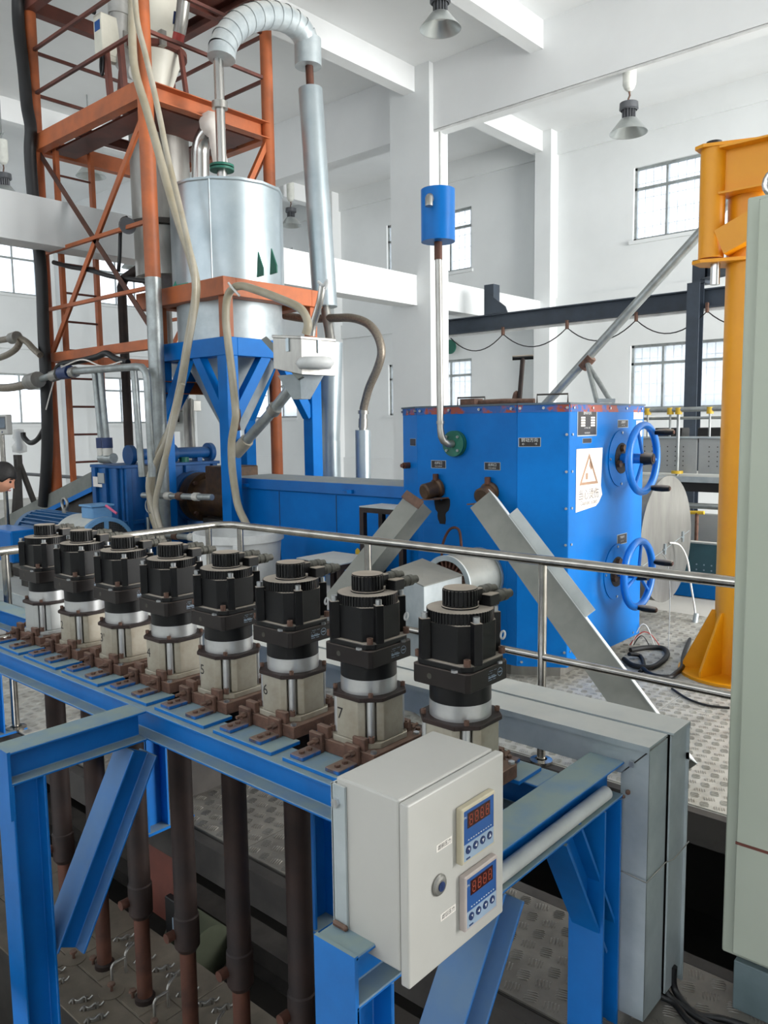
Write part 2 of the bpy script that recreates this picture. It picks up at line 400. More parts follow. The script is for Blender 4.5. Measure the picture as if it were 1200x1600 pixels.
for y0 in (5.6, 9.95): struct('pilaster', MB().box(XW, XW+.3, y0, y0+.5, -1.3, ZC), M['wall'], wall_left)
struct('ring_beam', MB().box(XW, 7, YW-.06, YW, 3.72, 4.03), M['wall'], wall_far)
struct('ring_beam', MB().box(XW, 7, YW-.06, YW, 6.67, ZC), M['wall'], wall_far)
struct('skirting', MB().box(XW, 7, YW-.05, YW, -1.3, .9), M['wall'], wall_far)
struct('wall_right_light_block', MB().box(7, 7.25, -5.25, 6.0, -1.3, ZC).box(7, 7.25, 6.0, YW, 6.4, ZC), M['wall'])  # unseen wall, added and sized to keep side light off the foreground
mb = MB(); wall_holes(mb, 'x', -5.25, -5.0, XW-.25, 7.0, -1.3, ZC, [(-18.5+4.3*i,-14.8+4.3*i,3.0,6.7) for i in range(6)]); struct('wall_back_light_block', mb, M['wall'])  # unseen wall added to cut light from behind; openings let some sky in
struct('ring_beam', MB().box(XW, XW+.08, -4, YW, 3.6, 4.0), M['wall'], wall_left)

mb = MB().box(XW-.25, 7, -5.25, YW+.25, ZC, ZC+.2); ceiling = struct('ceiling', mb, M['ceiling'])
def cbeam(x0, x1, y0, y1, z0): struct('ceiling_beam', MB().box(x0, x1, y0, y1, z0, ZC), M['ceiling'], ceiling)
cbeam(XW, 7, YB+.1, YB+.4, 6.12)                      # main beam
for xj in (-19.3, -14.0, -8.3, -2.42, 3.4):                  # joists of the far bay and of the near bay
    cbeam(xj, xj+.25, YB+.4, YW, 6.72)
for xj in (-19.3, -13.9, -8.3, -6.12, -2.0, 2.4):
    cbeam(xj, xj+.2 if xj > -7 else xj+.21, -4, YB+.1, 6.71)
cbeam(XW, 7, 3.0, 3.3, 6.2)
col1 = struct('trim_1', MB().box(-8.60, -7.81, YB, YB+.46, -1.3, ZC), M['wall'])
struct('tie_beam', MB().box(-8.40, -8.08, -1.0, YB, 3.52, 3.98), M['wall'], col1)
struct('tie_beam', MB().box(-8.40, -8.08, YB+.46, YW, 3.52, 3.98), M['wall'], col1)
struct('conduit', MB().tube([(-7.79, YB+.25, 6.12), (-7.79, YB+.25, 0)], .02), M['white'], col1)
struct('conduit', MB().tube([(-7.85, YB+.12, 6.10), (2, YB+.12, 6.10)], .02), M['white'], ceiling)

def window(n, along, a0, a1, z0, z1, panes=4, grille=True):
    root = bpy.data.objects.new('window_%d' % n, None); COL.objects.link(root); root['kind'] = 'structure'
    def B(p0, p1, q0, q1, d0=0.05, d1=0.11):
        return MB().box(p0, p1, YW+d0, YW+d1, q0, q1) if along == 'x' else MB().box(XW-d1, XW-d0, p0, p1, q0, q1)
    f = .045; zt = z1 - (z1-z0)*.29
    fr = MB()
    for b in (B(a0, a1, z0, z0+f), B(a0, a1, z1-f, z1), B(a0, a0+f, z0, z1), B(a1-f, a1, z0, z1), B(a0, a1, zt-f/2, zt+f/2)):
        fr.add(b.v, b.f)
    struct('window_frame', fr, M['galvpipe'], root)
    w = (a1-a0)/panes
    for i in range(1, panes): struct('mullion', B(a0+i*w-.018, a0+i*w+.018, z0, z1, .055, .105), M['galvpipe'], root)
    for i in range(panes):
        struct('pane', B(a0+i*w+.01, a0+(i+1)*w-.01, z0+.02, zt, .075, .081), M['glass'], root)
        struct('pane', B(a0+i*w+.01, a0+(i+1)*w-.01, zt, z1-.02, .075, .081), M['glass'], root)
    if grille:
        g = MB(); k = int((a1-a0)/.14)
        for i in range(1, k):
            b = B(a0+i*(a1-a0)/k-.006, a0+i*(a1-a0)/k+.006, z0, z1, .17, .182); g.add(b.v, b.f)
        for i in range(1, 5):
            zz = z0+(z1-z0)*i/5; b = B(a0, a1, zz-.006, zz+.006, .17, .182); g.add(b.v, b.f)
        struct('window_grille', g, M['galvpipe'], root)
    s = MB().box(a0-.05, a1+.05, YW-.05, YW+.05, z0-.06, z0) if along == 'x' else MB().box(XW-.05, XW+.05, a0-.05, a1+.05, z0-.06, z0)
    struct('window_sill', s, M['wall'], root)
n = 0
for w in far_win: n += 1; window(n, 'x', *w)
for w in left_win[:4]: n += 1; window(n, 'y', *w, grille=False)
# neighbouring building seen through the far windows
nb = Thing('neighbour_building', 'pale building seen through the windows of the far wall', 'building', (-6, 26, -1.3))
nb.part('facade', MB().box(-30, 14, 26, 30, -1.3, 4.6), M['white'])
nb.part('parapet', MB().box(-30, 14, 25.8, 26.2, 2.0, 2.3), M['perf'])
struct('trim_2', MB().box(-60, 40, YW+.3, 90, -1.4, -1.3), M['concrete'])

# ---- deck
floor = struct('floor', MB().box(-30, 8, 3.35, YW, -.09, -.006).box(-30, -4.95, -6, 3.35, -.09, -.006)
               .box(-.55, 8, .75, 3.35, -.09, -.006).box(-4.95, 8, -6, .75, -.09, -.006).box(-4.95, -4.25, 2.325, 3.35, -.09, -.006), M['concrete'])  # includes an unseen camera-side piece added to keep light out of the pit
struct('deck_strip', MB().box(-4.95, -.55, 1.845, 2.325, -.09, -.006), M['slab'], floor)
TREAD = MB(); TREAD2 = MB()
def plates(x0, x1, y0, y1, nx, ny, m, tread):
    wx, wy = (x1-x0)/nx, (y1-y0)/ny
    for i in range(nx):
        for j in range(ny):
            ax, bx, ay, by = x0+i*wx+.002, x0+(i+1)*wx-.002, y0+j*wy+.002, y0+(j+1)*wy-.002
            struct('checker_plate', MB().box(ax, bx, ay, by, -.006, 0), m, floor)
            p = .062; nxp = int((bx-ax)/p); nyp = int((by-ay)/p)
            for a in range(nxp):
                for b in range(nyp):
                    cx = ax+(a+.5)*(bx-ax)/nxp; cy = ay+(b+.5)*(by-ay)/nyp
                    an = math.radians(20 if (a+b) % 2 else 110); ca, sa = math.cos(an), math.sin(an)
                    for k in range(5):
                        o = (k-2)*.0098; mx, my = cx-sa*o, cy+ca*o; h = .021 if k in (1, 2, 3) else .017; w = .0022
                        q = [(mx-ca*h+sa*w, my-sa*h-ca*w), (mx+ca*h+sa*w, my+sa*h-ca*w), (mx+ca*h-sa*w, my+sa*h+ca*w), (mx-ca*h-sa*w, my-sa*h+ca*w)]
                        t = [(mx+(x-mx)*.75, my+(y-my)*.6) for x, y in q]
                        tread.add([(x, y, 0) for x, y in q] + [(x, y, .0028) for x, y in t], [(4,5,6,7),(0,1,5,4),(1,2,6,5),(2,3,7,6),(3,0,4,7)])
plates(-3.0, -.55, 3.355, 6.8, 2, 3, M['deck'], TREAD)
plates(-6.6, -4.27, 1.85, 3.33, 2, 1, M['deck'], TREAD)
plates(-4.25, -.56, 1.85, 2.32, 4, 1, M['deck_dark'], TREAD2)
plates(-6.9, -3.0, 3.355, 4.3, 3, 1, M['deck'], TREAD)
plates(-.55, .75, 1.6, 3.35, 1, 1, M['deck_dark'], TREAD2)
plates(-6.6, -4.96, .9, 1.84, 1, 1, M['deck'], TREAD)
for t_, m_ in ((TREAD, M['tread']), (TREAD2, M['tread_dark'])):
    o = struct('tread_pattern', t_, m_, floor); o['kind'] = 'stuff'
struct('edge_beam', MB().channel((-4.95,1.815,-.075), (-.55,1.815,-.075), .05, .14, side=-1), M['slab'], floor)
struct('edge_beam', MB().channel((-4.25,2.352,-.075), (-.55,2.352,-.075), .05, .14), M['slab'], floor)
struct('edge_beam', MB().channel((-4.25,3.322,-.075), (-.55,3.322,-.075), .05, .14, side=-1), M['slab'], floor)
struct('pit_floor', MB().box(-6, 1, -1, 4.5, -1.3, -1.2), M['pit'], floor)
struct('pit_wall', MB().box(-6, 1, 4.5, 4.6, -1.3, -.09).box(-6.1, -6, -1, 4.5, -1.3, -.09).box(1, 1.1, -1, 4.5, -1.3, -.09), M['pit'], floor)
struct('pit_bearer', MB().hbeam((-4.9,2.8,-.55),(-.2,2.8,-.55),.12,.2), M['slab'], floor)
struct('pit_bearer', MB().hbeam((-4.9,2.2,-.75),(-.2,2.2,-.75),.12,.16), M['slab'], floor)

# ================================================================ MOTOR FRAME
ZT = .75
XM = [-3.30+.3085*k for k in range(8)]; YM = 1.57
fr = Thing('motor_rack', 'blue steel beam frame carrying the row of black motors', 'frame', (-2.3,1.4,-1.2))
BF = M['blue_frame']
for yy in (1.405, 1.735): fr.part('long_beam', MB().hbeam((-4.9,yy,.70),(-.985,yy,.70)), BF, bev=.002)
fr.part('end_beam', MB().hbeam((-.935,.915,.70),(-.935,1.96,.70)), BF, bev=.002)
fr.part('bracket_beam', MB().hbeam((-2.275,.92,.70),(-2.275,1.354,.70)), BF, bev=.002)
for x in (-4.4,): fr.part('cross_beam', MB().hbeam((x,1.456,.70),(x,1.684,.70)), BF)
for x, y in ((-2.275,.97),(-.935,.965)):
    fr.part('leg', MB().hbeam((x,y,-1.2),(x,y,.652), up=(0,1,0)), BF, bev=.002)
for x, y, z in ((-2.84,1.735,-.0),(-1.86,1.735,-.0),(-.935,1.9,0),(-4.4,1.735,0),(-4.4,1.405,-1.2)):
    fr.part('leg', MB().hbeam((x,y,z),(x,y,.648), up=(0,1,0)), BF)
    if z == 0 and y < 1.8: fr.part('leg_shoe', MB().box(x-.06,x+.06,1.68,1.90,-.004,.008), BF)
for x in (-2.275,-.935): fr.part('end_plate', MB().box(x-.05,x+.05,.912,.921,.55,.752), BF)
fr.part('brace', MB().hbeam((-2.275,1.062,.07),(-2.275,1.345,.61), up=(0,.8,-.5)), BF, bev=.002)
fr.part('brace', MB().hbeam((-.935,1.038,.08),(-.935,1.42,.62), up=(0,.8,-.5)), BF, bev=.002)
fr.part('brace', MB().hbeam((-.935,1.70,.65),(-.935,1.93,.25), .08,.08, up=(0,.8,.5)), BF)
fr.part('gusset', MB().prism([(-2.80,1.69),(-2.79,1.69),(-2.79,1.62),(-2.80,1.62)], .3, .6), BF)
single('white_tube', MB().cyl((-.907,1.30,.677),(-.907,1.90,.677),.0185,n=20), M['white'], 'white plastic tube lying along the blue end beam', 'tube', (-.907,1.3,.677))

# ---- servo motors
def octa(h, c): return [(h-c,-h),(h,-h+c),(h,h-c),(h-c,h),(-h+c,h),(-h,h-c),(-h,-h+c),(-h+c,-h)]
def rot2(p, k):
    for _ in range(k): p = (-p[1], p[0])
    return p
def housing_poly():
    h, c = .088, .050; a, b = Vector((h-c,-h)), Vector((h,-h+c)); e = (b-a)/ (b-a).length; inn = Vector((-1,1))/math.sqrt(2)
    L = (b-a).length
    pts = [a, a+e*.020, a+e*.022+inn*.020, b-e*.022+inn*.020, b-e*.020, b]
    out = []
    for k in range(4): out += [rot2((p.x, p.y), k) for p in pts]
    return out
def gear(r0, r1, n, z0, z1, mb):
    poly = []
    for i in range(n):
        for f, r in ((0, r0), (.55, r0), (.6, r1), (.95, r1)):
            a = 2*math.pi*(i+f)/n; poly.append((r*math.cos(a), r*math.sin(a)))
    return mb.prism(poly, z0, z1)
def screw_mesh(r, h, m, hexa=False):
    b = MB()
    if hexa: b.cyl((0,0,0),(0,0,h), r, n=6, smooth=False)
    else:
        b.lathe([(r,0),(r,h),(r*.55,h),(r*.55,h*.35),(1e-5,h*.35)], n=12)
    return b.mesh('screw', m)
SCR_RUST = screw_mesh(.0085,.016,M['rust']); SCR_RUST_S = screw_mesh(.0065,.011,M['rust']); SCR_ZINC = screw_mesh(.0085,.014,M['zinc'])
HEX_RUST = screw_mesh(.008,.007,M['rust'],True); HEX_ZINC = screw_mesh(.009,.006,M['zinc'],True)

def make_motor():
    t = Thing('servo_motor', '', 'motor', (0,0,0), 'servo motors in a row on the blue frame')
    t.part('base_lip', MB().prism(octa(.0895,.036), 0, .017), M['alu'], bev=.002)
    hs = t.part('housing', MB().prism(housing_poly(), .018, .126), M['alu'], bev=.0015)
    for k in range(4):
        p = rot2((.061,-.061), k); t.part('tie_rod', MB().cyl((p[0],p[1],.018),(p[0],p[1],.126),.0105,n=14), M['alu_ring'], hs)
        q = rot2((.071,-.071), k); t.inst('cap_screw', SCR_RUST, (q[0],q[1],.018))
        q = rot2((.0655,-.0655), k); t.inst('cap_screw', SCR_RUST_S, (q[0],q[1],.138))
        q = rot2((.0735,-.0735), k); t.inst('cap_screw', SCR_RUST, (q[0],q[1],.285))
    t.part('flange_plate', MB().prism(octa(.0925,.045), .126, .138), M['rust_dark'], bev=.002)
    t.part('silver_ring', MB().cyl((0,0,.138),(0,0,.178),.0775,n=40), M['alu_ring'])
    t.part('gearbox_neck', MB().cyl((0,0,.178),(0,0,.222),.077,n=40), M['black'])
    gf = t.part('gearbox_flange', MB().prism(octa(.086,.009), .222, .268), M['black_brown'], bev=.0015)
    t.part('side_plug', MB().cyl((-.03,-.0865,.245),(-.03,-.0855,.245),.007,n=14), M['conn'], gf)
    pr = MB()      # printed data on the side
    xx = .0864
    for i, (w, z) in enumerate(((.036,.257),(.018,.2515),(.034,.2445),(.034,.2395),(.034,.2345))):
        hgt = .0012 if i < 2 else .0020
        for s_ in range(int(w/.004)):
            if (s_*7+i*3) % 5: pr.add([(xx,-.004+s_*.004,z),(xx,-.001+s_*.004,z),(xx,-.001+s_*.004,z+hgt),(xx,-.004+s_*.004,z+hgt)], [(0,1,2,3)])
    pr.add([(xx,-.004,.2405),(xx,.030,.2405),(xx,.030,.2432),(xx,-.004,.2432)], [(0,1,2,3)])
    for i in range(14):
        a = 2*math.pi*i/14; a2 = a+.3
        pr.add([(xx,.046+.011*math.cos(a),.247+.011*math.sin(a)),(xx,.046+.011*math.cos(a2),.247+.011*math.sin(a2)),(xx,.046+.0088*math.cos(a2),.247+.0088*math.sin(a2)),(xx,.046+.0088*math.cos(a),.247+.0088*math.sin(a))], [(0,1,2,3)])
    pr.add([(xx,.0395,.2455),(xx,.0525,.2455),(xx,.0525,.2485),(xx,.0395,.2485)], [(0,1,2,3)])
    t.part('printed_data', pr, M['metergrey'], gf, label='white printed data block and round mark')
    mf = t.part('motor_flange', MB().prism(octa(.084,.02), .268, .285), M['black'], bev=.003, seg=2)
    for k in range(4):
        q = rot2((.045,-.0845), k); t.inst('zinc_clip', HEX_ZINC, (q[0],q[1],.268), parent=mf)
    t.part('motor_body', MB().prism(octa(.075,.03), .285, .378), M['black'], bev=.002)
    for k in range(4):
        a = math.radians(-45+15+90*k); cx, cy = .094*math.cos(a), .094*math.sin(a); d = Vector((math.cos(a), math.sin(a), 0))
        p = t.part('corner_post', MB().profile((cx,cy,.285),(cx,cy,.386), [(-.011,-.012),(.011,-.012),(.011,.012),(-.011,.012)], up=d), M['black'], bev=.001)
        t.inst('cap_screw', SCR_ZINC, (cx,cy,.386), parent=p)
    t.part('ribbed_disc', gear(.083,.0805,60,.378,.405,MB()), M['black'])
    cp = t.part('encoder_cap', gear(.0435,.040,26,.413,.450,MB()).cyl((0,0,.450),(0,0,.4535),.0415,n=30), M['black_plastic'])
    t.part('cap_ring', MB().lathe([(.046,.405),(.046,.409),(.0435,.410),(.0435,.413)], n=32), M['black_plastic'], cp)
    def connector(name, x, y, z, ln, parent, r=.0155):
        b = MB().lathe([(1e-5,0),(r*.85,0),(r*.85,.012),(r,.014),(r,.026),(r*.8,.028),(r*.8,.032),(r,.034),(r,.046),(r*.75,.050),(r*.7,ln),(1e-5,ln)], (x,y,z), (0.1,1,.02), n=18)
        return t.part(name, b, M['conn'], parent)
    ca = t.part('cap_outlet', MB().box(.004,.034,.026,.05,.418,.449), M['black_plastic'], bev=.002)
    connector('plug', .019,.048,.435,.066, ca)
    ob = t.part('power_outlet', MB().box(.024,.060,.045,.085,.404,.434), M['black_plastic'], bev=.002)
    connector('plug', .042,.084,.420,.066, ob)
    t.part('white_tie', MB().tube([(.084+.006*math.sin(a), .062+.008*math.cos(a)*.4, .335+.009*math.cos(a)) for a in [2*math.pi*i/14 for i in range(14)]], .0028, n=6, closed=True), M['white'])
    return t
proto = make_motor().e
marks = ['', '2', "3'", '4', '5', '6', '7', '']
ords = ['first', 'second', 'third', 'fourth', 'fifth', 'sixth', 'seventh', 'eighth']
MOTORS = []
for k in range(8):
    e = proto if k == 0 else copy_tree(proto)
    e.location = (XM[k], YM, ZT+.05); MOTORS.append(e)
    if k == 0: lab = 'farthest black servo motor of the row, at the left end, clean silver base'
    elif k == 7: lab = 'nearest black servo motor of the row, behind the grey control box'
    else: lab = 'black ribbed servo motor, base marked %s, %s from the left' % (marks[k], ords[k])
    e['label'] = lab
    if k == 0:
        for c in e.children:
            if c.name.split('.')[0] in ('housing', 'base_lip'): c.data = c.data.copy(); c.data.materials[0] = M['alu_new']
    if k == 1:      # the second copy is taken from the prototype, so give later copies the aged castings
        pass
    if k and marks[k]:
        mk = MB().text(marks[k], .046, (-.026,-.0886,.080), (1,0,0), (0,0,1))
        link_obj('pencil_mark', mk.mesh('pencil_mark', M['ink_dark']), e)
for e in MOTORS[1:]:
    for c in e.children:
        if c.name.split('.')[0] in ('housing', 'base_lip'):
            c.data = [x for x in bpy.data.meshes if x.name == c.name.split('.')[0]][0]

# ---- mounting sets between frame and motors
def make_mount():
    t = Thing('motor_mount', '', 'mount', (0,0,0), 'adjustable motor mounts on the blue frame')
    bm_ = M['blue_frame']
    for s in (-1, 1):
        def bx(b, x0, x1, y0, y1, z0, z1): return b.box(x0, x1, s*y0, s*y1, z0, z1)
        pl = t.part('base_plate', bx(MB(), -.145,.118,.086,.195,0,.012), bm_, bev=.0015)
        for x in (-.10, .035):
            br = t.part('angle_bracket', bx(MB(), x-.025,x+.025,.114,.185,.012,.024), M['bracket'], bev=.002)
            t.part('bracket_upright', bx(MB(), x-.025,x+.025,.100,.114,.012,.066), M['rust'], br, bev=.003)
            for yy in (.138,.166): t.inst('hex_bolt', HEX_RUST, (x+.002, s*yy, .024), parent=br)
            t.part('adjusting_bolt', MB().cyl((x+.012,s*.150,.048),(x+.012,s*.088,.048),.005,n=10).cyl((x+.012,s*.132,.048),(x+.012,s*.118,.048),.0095,n=6,smooth=False), M['rust'], br)
    sl = t.part('slide_plate', MB().box(-.115,.105,-.098,.098,.013,.05), M['rust'], bev=.002)
    for s in (-1, 1):
        for x in (-.088,.047):
            t.part('slide_lug', MB().box(x-.022,x+.022,s*.080,s*.097,.05,.083), M['rust'], sl, bev=.002)
    for x, y in ((.094,-.088),(-.104,-.088),(.094,.088)): t.inst('clamp_bolt', HEX_ZINC, (x,y,.05), parent=sl)
    return t
mp = make_mount().e
for k in range(8):
    e = mp if k == 0 else copy_tree(mp)
    e.location = (XM[k], YM, ZT)
    e['label'] = 'rusty slide plate with blue base plates under the %s motor from the left' % ords[k]

# ---- drive shafts hanging below
def make_shaft():
    t = Thing('drive_shaft', '', 'shaft', (0,0,0), 'rusty drive shafts hanging below the motors')
    t.part('coupling', MB().lathe([(1e-5,.022),(.05,.022),(.05,-.06),(.052,-.06),(.052,-.20),(.043,-.225),(1e-5,-.225)], n=20), M['rust_dark'])
    t.part('upper_tube', MB().cyl((0,0,-.225),(0,0,-.86),.041,n=18), M['rust_dark'])
    sl = t.part('sleeve', MB().lathe([(.041,-.86),(.046,-.865),(.046,-.98),(.034,-1.0)], n=18), M['rust_dark'])
    t.part('clamp_knob', MB().cyl((-.02,-.04,-.93),(-.02,-.075,-.93),.018,n=14), M['rust_pipe'], sl)
    t.part('lower_shaft', MB().cyl((0,0,-1.0),(0,0,-1.352),.030,n=16), M['rust_pipe'])
    t.part('shaft_foot', MB().lathe([(.030,-1.33),(.040,-1.335),(.040,-1.354)], n=16), M['rust_dark'])
    return t
sp = make_shaft().e
for k in range(8):
    e = sp if k == 0 else copy_tree(sp)
    e.location = (XM[k], YM, ZT)
    e['label'] = 'dark rusty drive shaft hanging below the %s motor from the left' % ords[k]

# ---- tank in the pit
ZL = -.604
tk = Thing('covered_tank', 'dark grey covered tank in the pit below the motors', 'tank', (-2.2,1.58,-1.2))
tk.part('tank_body', MB().box(-4.6,-.5,1.345,1.84,-1.2,ZL-.012), M['slab'])
xs = [-4.6,-3.86,-3.14,-2.53,-1.91,-1.29,-.5]
for i in range(len(xs)-1):
    for y0, y1 in ((1.34,1.50),(1.502,1.64),(1.642,1.845)):
        tk.part('cover_plate', MB().box(xs[i]+.002,xs[i+1]-.002,y0,y1-.002,ZL-.012,ZL-.004), M['tankgrey'], bev=.001)
HOOK = MB().tube([(0,0,0),(0,0,.075)]+[tuple(p) for p in arc((0,.018,.075),.018,math.pi,math.pi/2,5,(0,1,0),(0,0,1))][1:]+[(0,.06,.093)], .006, n=8).mesh('hook', M['steel_dull'])
LATCH = MB().tube(smooth_path([(-.045,0,.004),(-.03,.004,.016),(-.01,-.003,.010),(.012,.004,.018),(.03,-.002,.010),(.045,.002,.020)],4), .0045, n=6).cyl((-.03,0,0),(-.03,0,.02),.006,n=8).cyl((.02,0,0),(.02,0,.02),.006,n=8).box(-.02,.01,-.008,.008,.002,.012).mesh('latch', M['steel_dull'])
KNOB = MB().lathe([(.006,0),(.006,.022),(.016,.026),(.014,.034),(1e-5,.036)], n=14).mesh('knob', M['rust'])
for k in range(1, 6):
    x = XM[k]
    tk.part('shaft_collar', MB().box(x-.075,x+.06,1.505,1.645,ZL-.004,ZL), M['tankgrey'], bev=.001)
    tk.inst('lift_knob', KNOB, (x-.05,1.545,ZL))
    pl = tk.part('inspection_disc', MB().cyl((x-.15,1.60-.09,ZL-.004),(x-.15,1.60-.09,ZL),.05,n=24), M['tankgrey'])
    tk.inst('lift_knob', KNOB, (x-.15,1.51,ZL), parent=pl)
    tk.inst('lifting_hook', HOOK, (x+.13,1.53,ZL-.004)); tk.inst('lifting_hook', HOOK, (x+.10,1.61,ZL-.004), (0,0,math.radians(25)))
    for dx, dy, r in ((-.12,1.41,20),(-.05,1.39,25),(.12,1.40,15),(-.10,1.72,20),(-.03,1.74,25),(.10,1.70,22)):
        tk.inst('toggle_latch', LATCH, (x+dx,dy,ZL-.004), (0,0,math.radians(r+40)))
pq = at(312,1478,y=2.02); PQ = pq.x+2.76
pd = Thing('pit_motor', 'round olive motor end down in the dark pit', 'motor', (pq.x,1.98,-.9))
pd.part('motor_shell', MB().lathe([(1e-5,0),(.10,0),(.125,.02),(.125,.22),(1e-5,.22)], (-2.90+PQ,2.02,pq.z), (1,0,0), n=28), M['olive'])
pd.part('mount_foot', MB().box(-2.85+PQ,-2.70+PQ,1.95,2.09,-1.2,pq.z-.1), M['slab'])
tq = at(270,1440,y=1.90); TQ = tq.x+2.92; TZ = tq.z+.38
tb = Thing('terminal_box', 'small black terminal box with a pale label in the pit', 'box', (tq.x,1.90,tq.z-.1))
tb.part('box_body', MB().box(-2.98+TQ,-2.86+TQ,1.90,1.98,-.48+TZ,-.28+TZ), M['rubber'], bev=.004)
tb.part('box_label', MB().box(-2.92+TQ,-2.87+TQ,1.897,1.90,-.44+TZ,-.36+TZ), M['metergrey'])
for i, (x0, x1, y, z0, z1) in enumerate(((-2.05,-1.72,1.90,-.62,-.28),(-3.4,-3.0,1.93,-.62,-.25))):
    single('side_plate', MB().slab([(x0,y,z0),(x1,y,z0),(x1,y,z1),(x0+.12,y,z1),(x0,y,z1-.12)], (0,-1,0), .012), M['rustbrown'], ['rusty red side plate standing in the pit, nearer one', 'rusty red side plate standing in the pit, farther one'][i], 'plate', (x0,y,z0), 'rusty plates in the pit')

# ---- galvanised cable trunking behind the motors
td = Thing('cable_trunking', 'grey galvanised cable trunking running behind the motors and down', 'trunking', (-.85,2.08,0))
G = M['galv']
td.part('run_cover', MB().box(-4.3,-.815,1.955,2.075,.801,.807).box(-4.3,-.815,1.955,1.959,.790,.801), G)
td.part('run_cover', MB().box(-4.3,-.80,2.079,2.20,.805,.811).box(-4.3,-.80,2.196,2.20,.792,.805), G)
td.part('run_side', MB().slab([(-4.3,1.962,.805),(-4.3,1.962,.715),(-.895,1.962,.715),(-.815,1.962,.80)], (0,-1,0), .004), G)
td.part('run_side', MB().box(-4.3,-.80,2.194,2.198,.70,.806), G)
td.part('run_floor', MB().box(-4.3,-.89,1.966,2.19,.712,.718), G)
td.part('drop_side', MB().slab([(-.895,1.962,.03),(-.818,1.962,.03),(-.818,1.962,.791),(-.895,1.962,.711)], (0,-1,0), .004), G)
td.part('drop_cover', MB().box(-.823,-.818,1.963,2.083,.03,.792), G)
td.part('drop_cover', MB().box(-.813,-.808,2.0865,2.197,.045,.80), G)
td.part('drop_core', MB().box(-.888,-.826,1.968,2.19,.05,.80), M['slab'])
td.part('drop_back', MB().box(-.895,-.80,2.194,2.198,.03,.72).box(-.895,-.891,1.966,2.194,.03,.715), G)
td.part('tie_wire', MB().tube([(-.897,1.958,.44),(-.815,1.955,.435),(-.812,2.075,.44),(-.795,2.09,.45),(-.795,2.2,.455)], .0018, n=6), M['steel_dull'])
td.inst('cover_screw', HEX_ZINC, (-.862,1.956,.75), (math.pi/2,0,0))
td.part('rust_spot', MB().ball((-.872,1.957,.668),.007,8).ball((-.884,1.957,.652),.005,8), M['rust'])
td.part('run_support', MB().box(-3.0,-2.94,1.99,2.17,0,.712), M['slab'])
for i, dx in enumerate((0,.02,.04)):
    single('floor_cable', MB().tube(smooth_path([(-.845+dx,2.10+dx,.10),(-.84+dx,2.10+dx,.03),(-.79+dx*1.5,2.11,.012),(-.70+dx,2.06+.04*i,.011),(-.55,2.1+.03*i,.011)],5), .010, n=8), M['cable'],
           ['black cable leaving the foot of the grey trunking, front one','black cable leaving the foot of the grey trunking, middle one','black cable leaving the foot of the grey trunking, rear one'][i], 'cable', (-.8,2.05,0), 'cables at the trunking foot')

# ---- control box
X0, X1, Y0, Y1, Z0, Z1 = -.974,-.812,.965,1.245,.715,1.03
cb = Thing('control_box', 'light grey control box with two pressure meters on its door', 'control box', ((X0+X1)/2,(Y0+Y1)/2,Z0))
cb.part('box_body', MB().box(X0,X1-.016,Y0,Y1,Z0+.008,Z1), M['greybox'], bev=.004, seg=2)
dr = cb.part('door', MB().box(X1-.013,X1+.006,Y0-.003,Y1+.004,Z0-.012,Z1-.002), M['greybox'], bev=.003, seg=2)
XD = X1+.006
def on_door(u, v): return at(u, v, x=XD)
for i, (c, bez, lab) in enumerate(((on_door(738.5,1289),'beige','upper beige-framed pressure meter'),(on_door(743,1391),'pinkgrey','lower grey-framed pressure meter'))):
    w, h = .0525, .0525
    mz = cb.part('pressure_meter', MB().box(XD,XD+.014,c.y-w,c.y+w,c.z-h,c.z+h), M[bez], bev=.002, label=lab)
    xf = XD+.0142
    cb.part('meter_face', MB().box(xf-.001,xf,c.y-w+.006,c.y+w-.005,c.z-.016,c.z+h-.006), M['meterblue'], mz)
    cb.part('key_field', MB().box(xf-.001,xf,c.y-w+.006,c.y+w-.005,c.z-h+.005,c.z-.016), M['metergrey'], mz)
    cb.part('display_window', MB().box(xf,xf+.0006,c.y-.036,c.y+.035,c.z+.012,c.z+.040), M['led_off'], mz)
    sg = MB(); x2 = xf+.0008
    for d in range(4):
        y0 = c.y-.031+d*.017; z0 = c.z+.0155; W, H, T = .011, .021, .0022
        for (a, b, e, f) in ((0,W,H-T,H),(0,W,H/2-T/2,H/2+T/2),(0,W,0,T),(0,T,H/2,H),(W-T,W,H/2,H),(0,T,0,H/2),(W-T,W,0,H/2)):
            sg.add([(x2,y0+a,z0+e),(x2,y0+b,z0+e),(x2,y0+b,z0+f),(x2,y0+a,z0+f)], [(0,1,2,3)])
    cb.part('display_digits', sg, M['led_seg'], mz)
    dt = MB()
    for d in range(10): dt.box(xf,xf+.0004,c.y-.034+d*.0078,c.y-.0305+d*.0078,c.z-.011,c.z-.0095)
    dt.text('PV', .007, (xf+.0005,c.y-.0425,c.z+.034), (0,1,0), (0,0,1))
    cb.part('face_marks', dt, M['white'], mz)
    for d in range(4):
        yy = c.y-.034+d*.0225; zz = c.z-.028
        bt = cb.part('key', MB().cyl((xf,yy,zz),(xf+.0014,yy,zz),.0075,n=18), M['navy'], mz)
    ar = MB(); xa = xf+.0017
    for d, tri in enumerate((((-.003,.003),(.003,.003),(.003,-.003),(.001,.001)),((.003,.0035),(.003,-.0035),(-.004,0)),((-.0035,.003),(.0035,.003),(0,-.004)),((-.0035,-.003),(.0035,-.003),(0,.004)))):
        yy = c.y-.034+d*.0225; zz = c.z-.028
        ar.add([(xa,yy+a,zz+b) for a, b in tri], [tuple(range(len(tri)))])
    cb.part('key_arrows', ar, M['white'], mz)
    cb.part('maker_mark', MB().box(xf,xf+.0004,c.y-.040,c.y-.028,c.z-.0455,c.z-.0425), M['navy'], mz)
